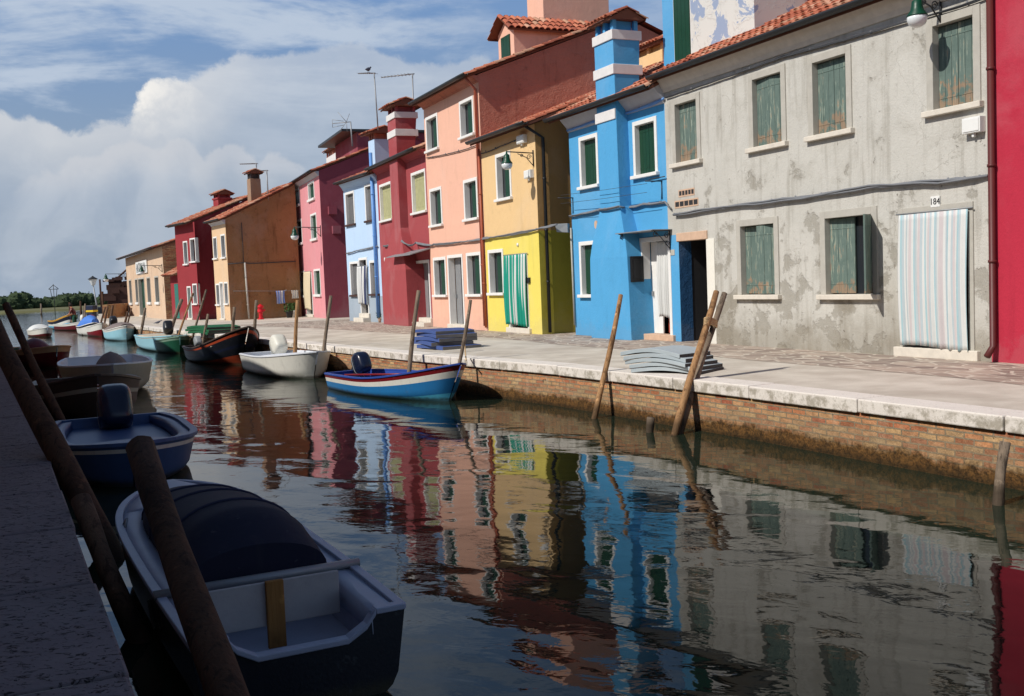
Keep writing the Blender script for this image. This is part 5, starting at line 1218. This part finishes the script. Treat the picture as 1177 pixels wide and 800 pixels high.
# L2b brown grey boat bow towards us, L2a clinker boat with tarp
b2b, L, sec, rz = boat('moored_boat', 'brown grey open boat pointing its sharp bow at the viewer', (-9.15, 22.0), (-7.35, 18.35), 1.9, .5, .55, .85, rake=.4, tr=.8, p=2.3, bands=[(.70, 0), (.74, 1), (1.01, 0)], mats=['boat_brown', 'boat_grey'], inner='boat_inner_dark', rail='boat_brown', railr=.05, thw=((.3, .25), (.6, .25)), group='boats at the shaded left quay')
b2a, L, sec, rz = boat('moored_boat', 'pale grey clinker boat with a grey tarpaulin over its motor', (-10.9, 27.6), (-8.7, 22.6), 2.1, .62, .62, .75, rake=.4, tr=.8, p=2.5, bands=[(1.01, 0)], mats=['boat_grey'], inner='deck_white', rail='deck_white', railr=.04, clinker=8, thw=((.35, .3), (.65, .3)), group='boats at the shaded left quay')
def tarp(parent, cx, cy, z, rx, ry, h, mat):
    g = MB(); rs = []; n = 26
    for j in range(12):
        v = j/11; rr = math.cos(v*math.pi/2)**.55 if v < 1 else .02; r = []
        for k in range(n):
            a = 2*math.pi*k/n; f = 1+(.10*math.sin(a*5+1)+.07*math.sin(a*9))*(1-v); r.append((cx+rx*rr*f*math.cos(a), cy+ry*rr*f*math.sin(a), z+h*v+.02*math.sin(a*7+v*4)*(1-v)))
        rs.append(r)
    g.rings(rs, 0, True); return g.build('tarpaulin', mat, parent)
tarp(b2a, 4.3, .05, .34, .52, .42, .62, 'tarp_grey')
b1l, L, sec, rz = boat('moored_boat', 'maroon boat with a cream rail at the left edge, furthest of the shaded boats', (-17.6, 37.4), (-14.6, 33.3), 1.8, .5, .52, .7, rake=.4, tr=.8, p=2.4, bands=[(.8, 0), (1.01, 1)], mats=['boat_maroon', 'rope_tan'], inner='boat_green', rail='rope_tan', railr=.05, group='boats at the shaded left quay')
tarp(b1l, 2.2, 0, .3, .7, .55, .6, 'boat_maroon')
# small blue tip at the bottom edge
boat('moored_boat', 'small blue boat whose rim just shows at the bottom edge', (.35, 1.9), (-.50, 4.18), 1.1, .38, .4, .42, rake=.2, tr=.8, p=3.4, bands=[(1.01, 0)], mats=['boat_deepblue'], inner='boat_steel', rail='boat_deepblue', group='boats at the shaded left quay')
# ropes
rope('mooring_rope', 'dark rope tying the white decked boat to the near post', [_p(190, 690, 6.0), _p(182, 715, 6.1), _p(172, 690, 6.3)], .014, 'rope_dark', sag=.1)
rope('mooring_rope', 'short blue rope knotted on the white decked boat bow', [_p(138, 612, 8.1), _p(147, 606, 8.1), _p(156, 610, 8.15), _p(150, 614, 8.1)], .016, 'rope_blue')

# ---------------------------------------------------------------- cables, lamps, laundry and the rest
def facade_cable(name, label, segs, mat='cable_grey', r=.018, strands=3, spread=.03):
    """segs: list of (house frame, [(px,py)...], outward offset)"""
    root = None; P = []
    for (f, pts, off) in segs:
        for (px, py) in pts: u, v, z = f.pl(px, py, 1, -off); P.append(np.array(f.w(u, -off, z)))
    o0 = P[0]; root = thing(name, label, 'cable', loc3(o0))
    for s_ in range(strands):
        out = []; ph = random.uniform(0, 6)
        for i in range(len(P)-1):
            L_ = np.linalg.norm(P[i+1]-P[i]); n = max(2, int(L_/.25))
            for k in range(n):
                t_ = k/n; q = P[i]+(P[i+1]-P[i])*t_; q = q+np.array([0, 0, spread*(s_-1)*.7*math.sin(ph+(i+t_)*1.7)-.012*math.sin(math.pi*t_)+.004*math.sin(ph+L_*t_*9)]); out.append(tuple(q-o0-np.array([.01*s_, .006*s_, 0])))
        out.append(tuple(P[-1]-o0)); g = MB(); g.tube(out, r*(1 if s_ else 1.3), 6, jit=.05); g.build('strand', mat, root)
    for i in range(1, len(P)):
        for k in (.25, .75):
            q = P[i-1]+(P[i]-P[i-1])*k-o0; g = MB(); g.tube([(q[0], q[1], q[2]-.026), (q[0], q[1], q[2]+.026)], .016, 6); g.build('cable_clip', 'cable_grey', root)
    return root
facade_cable('wall_cable', 'thick bundle of grey cables sagging across the grey plaster house', [(grey.fr, [(775, 246), (800, 244), (850, 236), (900, 228), (960, 221), (1000, 216), (1060, 209), (1100, 205), (1135, 202)], .05)], strands=4)
facade_cable('wall_cable', 'grey cable bundle across the bright blue house', [(blue.fr, [(655, 249), (668, 246.5), (688, 241)], .05), (blue.fr, [(690, 240.5), (712, 238)], .38), (blue.fr, [(722, 239), (740, 234), (765, 232), (771, 240)], .05)])
facade_cable('wall_cable', 'grey cable bundle running across the yellow, salmon and red houses', [(red.fr, [(441, 283), (455, 280)], .06), (red.fr, [(462, 277), (468, 281), (473, 282)], .36), (red.fr, [(478, 279), (495, 282)], .06), (org.fr, [(499, 281), (530, 278), (560, 273.5)], .06), (yel.fr, [(564, 273), (600, 267), (622, 262), (640, 258)], .06)], strands=3)
facade_cable('wall_cable', 'thin dark cable pair under the cornice of the grey house', [(grey.fr, [(765, 112), (900, 66), (1040, 26), (1138, -5)], .04)], mat='cable_dark', r=.012, strands=2)
facade_cable('wall_cable', 'blue painted cable under the cornice of the blue house', [(blue.fr, [(652, 150), (680, 141)], .05), (blue.fr, [(726, 128), (763, 113)], .05)], mat='gutter_blue', r=.02, strands=2)
facade_cable('wall_cable', 'thin dark cable high on the yellow house', [(yel.fr, [(553, 176), (575, 168), (597, 160)], .04)], mat='cable_dark', r=.012, strands=1)
facade_cable('wall_cable', 'thin dark cable between the upper rows of salmon house windows', [(org.fr, [(490, 182), (520, 175), (549, 166)], .04)], mat='cable_dark', r=.012, strands=1)
facade_cable('wall_cable', 'grey cable bundle above the light blue house door', [(lb.fr, [(398, 291), (410, 288), (434, 283)], .06)], strands=2)
# swan neck lamps on brackets
def wall_lamp(label, f, u, z, reach, mat='lamp_green', s_=1., flip=1):
    root = thing('street_lamp', label, 'street lamp', f.w(u, 0, z), f.rz, 'lamps on wall brackets')
    g = MB(); g.tube([(0, 0, 0), (0, -reach, .03*s_)], .016*s_, 8); g.tube([(0, -.02, -.35*s_), (0, -.02, .08*s_)], .018*s_, 8); g.tube([(0, -.03, -.33*s_), (0, -.22*s_, -.12*s_), (0, -.48*s_, -.02)], .012*s_, 6)
    scroll(g, 0, -.14*s_, -.10*s_, .07*s_); scroll(g, 0, -.36*s_, -.07*s_, .045*s_); g.build('bracket', 'iron', root)
    g = MB(); rs = [[(r_*s_*math.cos(a), -reach+r_*s_*math.sin(a), zz*s_) for a in np.linspace(0, 2*math.pi, 20, endpoint=False)] for zz, r_ in ((.05, .012), (-.03, .03), (-.06, .075), (-.14, .085), (-.20, .10), (-.27, .15), (-.29, .155))]
    g.rings(rs, 0, True); g.build('lamp_shade', mat, root)
    g = MB(); rs = [[(r_*s_*math.cos(a), -reach+r_*s_*math.sin(a), zz*s_) for a in np.linspace(0, 2*math.pi, 20, endpoint=False)] for zz, r_ in ((-.27, .145), (-.34, .15), (-.41, .12), (-.45, .05))]
    g.rings(rs, 0, True); g.build('lamp_glass', 'lamp_glass', root); return root
u0, _, z0 = yel.fr.pl(613.5, 176); wall_lamp('green street lamp on a scrolled bracket in front of the ochre upper wall', yel.fr, yel.fr.L-.12, z0, .80)
u0, _, z0 = pk.fr.pl(367, 262); wall_lamp('street lamp on the pink house corner', pk.fr, pk.fr.L-.2, z0, 1.3, s_=1.3)
wall_lamp('street lamp at the right corner of the boathouse', kb.fr, kb.fr.L-.4, 3.25, 1.2, s_=1.15); wall_lamp('street lamp at the far left corner of the boathouse', kb.fr, .1, 3.2, 1.5, s_=1.25)
u0, _, z0 = grey.fr.pl(1054, 12, 1, -.5); wall_lamp('street lamp cut off by the top edge above the grey house', grey.fr, u0, z0+.2, .5)
# floodlight box between yellow and blue houses
p = blue.fr.w(-.05, -.05, 2.6); root = thing('floodlight', 'grey floodlight box on a thin pipe between the yellow and the blue house', 'floodlight', loc3(AT(656, 262, 27.5)), blue.fr.rz)
g = MB(); g.add([(-.2, -.32, -.09), (.02, -.10, -.12), (.02, -.10, .12), (-.2, -.36, .12), (-.3, -.2, -.09), (-.08, .02, -.12), (-.08, .02, .12), (-.3, -.24, .12)], [(0, 1, 2, 3), (7, 6, 5, 4), (0, 4, 5, 1), (3, 2, 6, 7), (0, 3, 7, 4), (1, 5, 6, 2)]); g.build('housing', 'grey_plastic', root, bevel=.01)
g = MB(); g.tube([(0, 0, .0), (.03, 0, -2.55)], .025, 8); g.build('pipe', 'stone_frame', root)
# antennas
def antenna(label, base, top, boom, n=9, px=None, elem=.5, Y=None, mat='zinc'):
    """base/top/boom end in photo pixels at depth Y"""
    b = AT(base[0], base[1], Y); tp = AT(top[0], top[1], Y); e = AT(boom[0], boom[1], Y+.6)
    root = thing('antenna', label, 'antenna', loc3(b), 0, 'television antennas')
    g = MB(); g.tube([(0, 0, -.4), tuple(tp-b)], max(.026, Y*.00062), 8); g.build('mast', mat, root)
    d = e-tp; g = MB(); g.tube([tuple(tp-b-d*.06), tuple(e-b)], max(.018, Y*.00055), 6)
    side = np.cross(d, [0, 0, 1.]); side = side/np.linalg.norm(side)
    for k in range(n): q = tp+d*(k+.5)/n-b; w = elem*(1-.5*k/n)/2; g.tube([tuple(q-side*w), tuple(q+side*w)], .007, 5)
    g.build('boom', mat, root); return tp
A1 = antenna('tall antenna with a bird on its boom behind the light blue chimney', (434, 138), (430, 84), (412, 84.5), Y=42.5)
antenna('tall antenna with a long bare boom behind the dark red chimney', (476, 160), (474, 85), (438, 89), Y=40.5)
antenna('left thin antenna on the roof above the brown side wall', (295, 226), (294.5, 188), (276, 188.5), Y=57)
antenna('right thin antenna on the roof above the brown side wall', (308, 222), (306.5, 196), (289, 197), Y=56)
b = AT(405, 168, 50); root = thing('antenna', 'small antenna with a spiky reflector over the pink house chimney', 'antenna', loc3(b), 0, 'television antennas')
g = MB(); tp = AT(403, 140, 50)-b; g.tube([(0, 0, 0), tuple(tp)], .03, 8); g.build('mast', 'zinc', root)
g = MB(); e = AT(382, 142, 50.5)-b; g.tube([tuple(tp), tuple(e)], .02, 6)
for k, (dx, dz) in enumerate(((.3, .4), (-.25, .5), (-.2, -.4), (.15, -.45))): g.tube([tuple(tp-np.array([.2, 0, 0])), tuple(tp+np.array([dx-.35, .1, dz]))], .014, 5)
for dz in (.18, -.18): g.tube([tuple(e+np.array([0, 0, dz])), tuple(e+np.array([.55, 0, dz*.5]))], .012, 5)
g.tube([tuple(e+np.array([0, 0, .18])), tuple(e+np.array([0, 0, -.18]))], .012, 5); g.build('boom', 'zinc', root)
def bird(label, loc, rz, s_=1., mat='pigeon_grey'):
    root = thing('bird', label, 'bird', loc, rz)
    g = MB(); prof = [(-.20, .005, 0.07), (-.12, .022, .085), (-.04, .05, .10), (.04, .062, .115), (.10, .05, .135), (.14, .032, .16), (.165, .026, .185), (.19, .028, .20), (.215, .018, .20), (.24, .004, .195)]
    rs = [[(x*s_, r_*s_*math.cos(a)*.9, z*s_+r_*s_*math.sin(a)) for a in np.linspace(0, 2*math.pi, 12, endpoint=False)] for x, r_, z in prof]; g.rings(rs, 0, True)
    g.tube([(.03*s_, .02*s_, .07*s_), (.03*s_, .02*s_, 0)], .006*s_, 5); g.tube([(.03*s_, -.02*s_, .07*s_), (.03*s_, -.02*s_, 0)], .006*s_, 5); g.build('body', mat, root); return root
q = AT(423, 83.6, 42.7); bird('small bird perched on the tallest antenna boom', loc3(q), R(70), 1.3)
p = G(181, 373); bird('dark pigeon standing on the quay before the deep red lean-to', loc3(p), R(20), 1.0)
# laundry line with cloths in front of the brown wall
f = br.fr
A_ = np.array(f.w(f.L+.05, .6, 1.95)); B_ = np.array(f.w(f.L+.5, 3.6, 1.75)); 
pA = f.pl(292, 334, 0, f.L+.45); pB = f.pl(327, 334.5, 0, f.L+.45); pC = f.pl(342, 334.5, 0, f.L+.45)
root = thing('clothes_line', 'clothes line on pegs along the brown side wall', 'clothes line', f.w(f.L, 0, 0), f.rz)
g = MB(); g.tube([(.05, .2, pA[2]+.02), (.45, pB[1], pB[2]), (.45, 3.9, pB[2]+.02)], .010, 5); g.tube([(0, pB[1]+.1, pB[2]+.0), (.5, pB[1]+.1, pB[2]+.05)], .02, 6); g.build('line', 'cable_grey', root)
def cloth(label, y0, y1, z1, z0, mats, stripes):
    r_ = thing('laundry', label, 'laundry', f.w(f.L+.45, (y0+y1)/2, z1), f.rz, 'washing on the clothes line'); g = MB(); nu, nv = 30, 10; W_ = y1-y0
    vs = [((.03*math.sin(i/nu*19+j*.2))*(.3+j/nv), (i/nu-.5)*W_*(1-.12*math.sin(j/nv*3)), -(z1-z0)*j/nv) for j in range(nv+1) for i in range(nu+1)]
    g.add(vs, [(j*(nu+1)+i, (j+1)*(nu+1)+i, (j+1)*(nu+1)+i+1, j*(nu+1)+i+1) for j in range(nv) for i in range(nu)], [stripes[int(i/nu*len(stripes))] for j in range(nv) for i in range(nu)], True); g.build('cloth', mats, r_, solid=.006)
y0 = f.pl(317.5, 342, 0, f.L+.45); y1 = f.pl(327.5, 342, 0, f.L+.45); zb = f.pl(322, 349, 0, f.L+.45)[2]
cloth('blue and white striped cloth pegged on the line', y0[1], y1[1], y0[2]+.35, zb, ['cloth_laundry', 'cloth_white'], [0, 1, 0, 0, 1, 0, 1, 1, 0, 0])
y0 = f.pl(335, 338, 0, f.L+.45); y1 = f.pl(343, 338, 0, f.L+.45); zb = f.pl(339, 343, 0, f.L+.45)[2]
cloth('pale grey cloth pegged at the right end of the line', y0[1], y1[1], y0[2]+.2, zb, ['cloth_white'], [0])
# hydrant
p = G(300, 367.2); root = thing('hydrant', 'red standpipe hydrant on the pavement before the brown wall', 'hydrant', loc3(p))
g = MB(); rs = [superellipse(0, 0, z, r_, r_, 16, 1.) for z, r_ in ((0, .16), (.06, .16), (.07, .10), (.35, .10), (.38, .15), (.44, .15), (.46, .12), (.60, .12), (.63, .18), (.70, .17), (.74, .10), (.80, .03))]; g.rings(rs, 0, True)
g.build('body', 'hydrant_red', root, bevel=.004); g = MB(); g.tube([(-.24, 0, .48), (.24, 0, .48)], .055, 10); g.build('outlet', 'hydrant_red', root)
# potted plants
def plant(label, p, s_=1., pot='white_plastic'):
    root = thing('potted_plant', label, 'potted plant', p, 0, 'potted plants by the houses')
    g = MB(); g.rings([superellipse(0, 0, z*s_, r_*s_, r_*s_, 16, 1.) for z, r_ in ((0, .10), (.2, .14), (.24, .155), (.26, .15))], 0); g.build('pot', pot, root)
    g = MB(); rnd = random.Random(3)
    for k in range(130):
        a, r_, z = rnd.uniform(0, 6.28), rnd.uniform(0, .24)*s_, rnd.uniform(.24, .55)*s_; c_ = np.array([r_*math.cos(a), r_*math.sin(a), z]); u_ = np.array([rnd.uniform(-1, 1) for _ in range(3)]); w_ = np.array([rnd.uniform(-1, 1) for _ in range(3)]); u_ = u_/np.linalg.norm(u_)*.05*s_; w_ = w_/np.linalg.norm(w_)*.03*s_
        g.add([tuple(c_-u_), tuple(c_+w_), tuple(c_+u_), tuple(c_-w_)], [(0, 1, 2, 3)])
    g.build('leaves', 'leaf', root); return root
plant('white potted plant by the brown wall', loc3(G(338, 364.6)), 1.4); plant('dark potted plant left of the white pot by the brown wall', loc3(G(333, 365.2)), 1.4, 'black_plastic')
plant('small potted plant at the foot of the light blue downpipe', loc3(G(437.5, 370.6)), .8, 'pinkish_stone')

# ---------------------------------------------------------------- far end of the canal and the lagoon
# quay lamp with a lantern
p = G(112, 363); root = thing('street_lamp', 'tall street lamp with a single lantern on the far quay', 'street lamp', loc3(p)); zt_ = EYE-(321-341.5)*p[1]/F_
g = MB(); g.tube([(0, 0, 0), (-.02, 0, 1.), (-.18, 0, zt_-.5)], [.09, .06, .045], 10); g.build('pole', 'zinc', root)
g = MB(); g.rings([superellipse(-.18, 0, z+zt_-.5, r_, r_, 8, 1.) for z, r_ in ((0, .08), (.05, .16), (.5, .34))], 0, False); g.build('lantern', 'lamp_glass', root)
g = MB(); g.rings([superellipse(-.18, 0, z+zt_, r_, r_, 8, 1.) for z, r_ in ((0, .40), (.04, .40), (.2, .12), (.28, .03))], 0, False); g.build('lantern_cap', 'iron', root)
# fuel kiosk
p = G(106, 368.5); root = thing('fuel_kiosk', 'dark blue fuel pump kiosk with a yellow stripe on the far quay', 'kiosk', loc3(p), R(-25))
g = MB(); g.box(-.26, .26, -.18, .18, 0, .52); g.build('base', 'pump_blue', root, bevel=.03); g = MB(); g.box(-.33, .33, -.2, .2, .52, .98); g.build('sign_box', 'pump_blue', root, bevel=.03); g = MB(); g.box(-.336, .336, -.206, .206, .56, .68); g.build('stripe', 'yellow_paint', root)
# low brick wall and dark shelter / work barge beyond the boathouse
pa_ = np.array(G(124, 366)[:2]); pb_ = np.array(KA); f2 = Fr(pa_, pb_); root = thing('brick_parapet', 'low brick parapet left of the boathouse', 'wall', f2.w(0, 0, 0), f2.rz)
g = MB(); g.box(0, f2.L-.1, 0, .3, 0, .95); o = g.build('brick_face', 'brick_house', root); ul = o.data.uv_layers.new(name='UVMap')
for pol in o.data.polygons:
    for li in pol.loop_indices: v = o.data.vertices[o.data.loops[li].vertex_index].co; ul.data[li].uv = (v.x, v.z)
c0 = AT(124, 360, 96.); root = thing('work_barge', 'rusty dark work barge with a scaffold deckhouse beyond the boathouse', 'barge', (float(c0[0]), float(c0[1]), WL), R(15))
g = MB(); g.rings([[(x, -2, z), (x, 2, z), (x, 2.1, z+.01), (x, -2.1, z+.01)] for x, z in ((-1, .0),)] + [], 0) if False else None
g.box(-1.5, 6, -1.8, 1.8, -.3, 1.3); g.build('hull', 'boat_black', root, bevel=.1)
g = MB()
rnd = random.Random(5)
g.box(.2, 4.2, -1.2, 1.2, 1.25, 3.0)
for k in range(60):
    x, y, z = rnd.uniform(-.4, 4.6), rnd.uniform(-1.5, 1.5), rnd.uniform(1.4, 3.7); g.box(x, x+rnd.uniform(.3, 1.3), y, y+rnd.uniform(.2, .6), z, z+rnd.uniform(.15, .5))
g.build('deckhouse', 'rust', root)
g = MB()
for (a, b) in (((.8, 0, 3.7), (2.2, 0, 4.9)), ((3.4, 0, 3.7), (2.2, 0, 4.9)), ((2.2, 0, 4.9), (4.8, 0, 4.2)), ((4.4, 0, 3.5), (4.6, 0, 5.3)), ((-.4, -1, 1.3), (-.4, -1, 3.8)), ((4.8, -1, 1.3), (4.8, -1, 3.8))): g.tube([a, b], .09, 6)
g.build('derrick', 'rust', root); g = MB(); g.rings([superellipse(4.6, 0, 4.9+z, r_, r_, 12, 1.) for z, r_ in ((0, .1), (.1, .3), (.35, .3), (.5, .1))], 0); g.build('searchlight', 'white_plastic', root)
# navigation mark with cross arms
p = G(63.5, 361, WL); root = thing('channel_mark', 'tall channel mark with cross arms in the lagoon', 'channel mark', loc3(p)); k_ = float(p[1])/F_
zt_ = 32*k_+.3
g = MB(); g.tube([(0, 0, -1), (0, 0, zt_)], .03*k_*12, 8); g.build('mast', 'iron', root)
g = MB(); a_ = 5.5*k_
for (p1, p2) in (((-a_, 0, zt_*.83), (a_, 0, zt_*.83)), ((-a_, 0, zt_*.84), (0, 0, zt_*.97)), ((a_, 0, zt_*.84), (0, 0, zt_*.97)), ((-a_*.7, 0, zt_*.83), (-a_*.4, 0, zt_*.5)), ((a_*.7, 0, zt_*.83), (a_*.4, 0, zt_*.5))): g.tube([p1, p2], .35*k_, 6)
g.build('cross_arm', 'iron', root)
for (l, bx, by, tx, ty, w, m, Y) in (('dark pile standing alone in the lagoon near the left edge', 47.5, 362, 47, 349, 2.2, 'wood_grey', None), ('dark pile behind the person in the red boat', 80.5, 366, 80, 347.5, 2.6, 'wood_dark', None), ('dark pile right of the one behind the person', 93, 367, 92.5, 346, 2.6, 'wood_dark', None), ('long pale pole leaning beside the fuel kiosk', 94, 371, 98, 349, 2., 'wood_grey', None), ('thick black bollard post beside the work barge', 119, 362, 117.5, 335, 3., 'wood_dark', None), ('short leaning pale pole by the blue tarpaulin boat', 92, 372, 96, 352, 1.4, 'wood_grey', None)):
    P0 = G(bx, by, WL if by < 368 and bx < 95 else 0.) if bx < 110 else AT(bx, by, 85.); k_ = float(P0[1])/F_
    tp = AT(tx, ty, float(P0[1])); g = MB(); g.tube([(0, 0, -1.5), tuple(tp-P0)], [w*k_/2, w*k_/2*.9], 10); o = g.build('mooring_post', m); o.location = loc3(P0); tag(o, l, 'mooring post', 'piles at the mouth of the canal')
# marsh island and distant wood
g = MB(); pts = []
n = 60
sh = [(-420, 150), (-200, 165), (-120, 176), (-88, 182), (-70, 200), (-62, 232), (-40, 262), (20, 300), (120, 320), (300, 330)]
g.add([(x, y, WL+.25) for x, y in sh]+[(x*1.6, y+260, WL+.6) for x, y in sh], [(k, k+1, k+11, k+10) for k in range(9)]); g.add([(x, y-1.5, WL-.1) for x, y in sh]+[(x, y, WL+.25) for x, y in sh], [(k, k+1, k+11, k+10) for k in range(9)])
tag(g.build('marsh_island', 'marsh'), 'low marshy shore across the lagoon', 'island', kind='structure')
rnd = random.Random(11)
g = MB(); ico = bmesh.new(); bmesh.ops.create_icosphere(ico, subdivisions=2, radius=1.); iv = [v.co.copy() for v in ico.verts]; if_ = [tuple(v.index for v in f_.verts) for f_ in ico.faces]; ico.free()
def clump(cx, cy, cz, r):
    ph = [rnd.uniform(0, 6) for _ in range(3)]
    g.add([(cx+v.x*r*(1+.25*math.sin(v.y*4+ph[0])+.15*math.sin(v.z*9+ph[1]))*1.15, cy+v.y*r, cz+v.z*r*(.85+.2*math.sin(v.x*5+ph[2])+.12*math.sin(v.y*11))) for v in iv], if_)
for px in np.arange(-60, 175, 1.15):
    Y = 225+ (px-20)*.35+rnd.uniform(-6, 22); base = 356; tophere = 344.5-2.5*math.sin(px*.11)-1.8*math.sin(px*.33+1)
    tophere = {True: 338.}.get(22 < px < 28, tophere); tophere = 339.5 if 74 < px < 90 else tophere; tophere = 337.5 if 92 < px < 99 else tophere
    top_ = AT(px, tophere+rnd.uniform(-1, 3), Y); x = float(top_[0]); H_ = float(top_[2])-WL; z = WL
    while z < WL+H_:
        r = rnd.uniform(.9, 1.7); clump(x+rnd.uniform(-1, 1), Y+rnd.uniform(-3, 3), min(z+r*.7, WL+H_-r*.6), r); z += r*1.0
g2 = MB(); 
for k in range(9000):
    i = rnd.randrange(len(g.v)); c_ = np.array(g.v[i]); s_ = rnd.uniform(.2, .5); u_ = np.array([rnd.uniform(-1, 1), rnd.uniform(-1, 1), rnd.uniform(-1, 1)])*s_; w_ = np.array([rnd.uniform(-1, 1), rnd.uniform(-1, 1), rnd.uniform(-1, 1)])*s_
    g2.add([tuple(c_-u_), tuple(c_+w_), tuple(c_+u_), tuple(c_-w_)], [(0, 1, 2, 3)])
o_ = len(g.v); g.v += g2.v; g.f += [tuple(k+o_ for k in f_) for f_ in g2.f]; g.m += g2.m; g.sm += g2.sm
tag(g.build('far_woods', 'far_foliage'), 'dark green line of trees on the far shore of the lagoon', 'woods', kind='stuff')
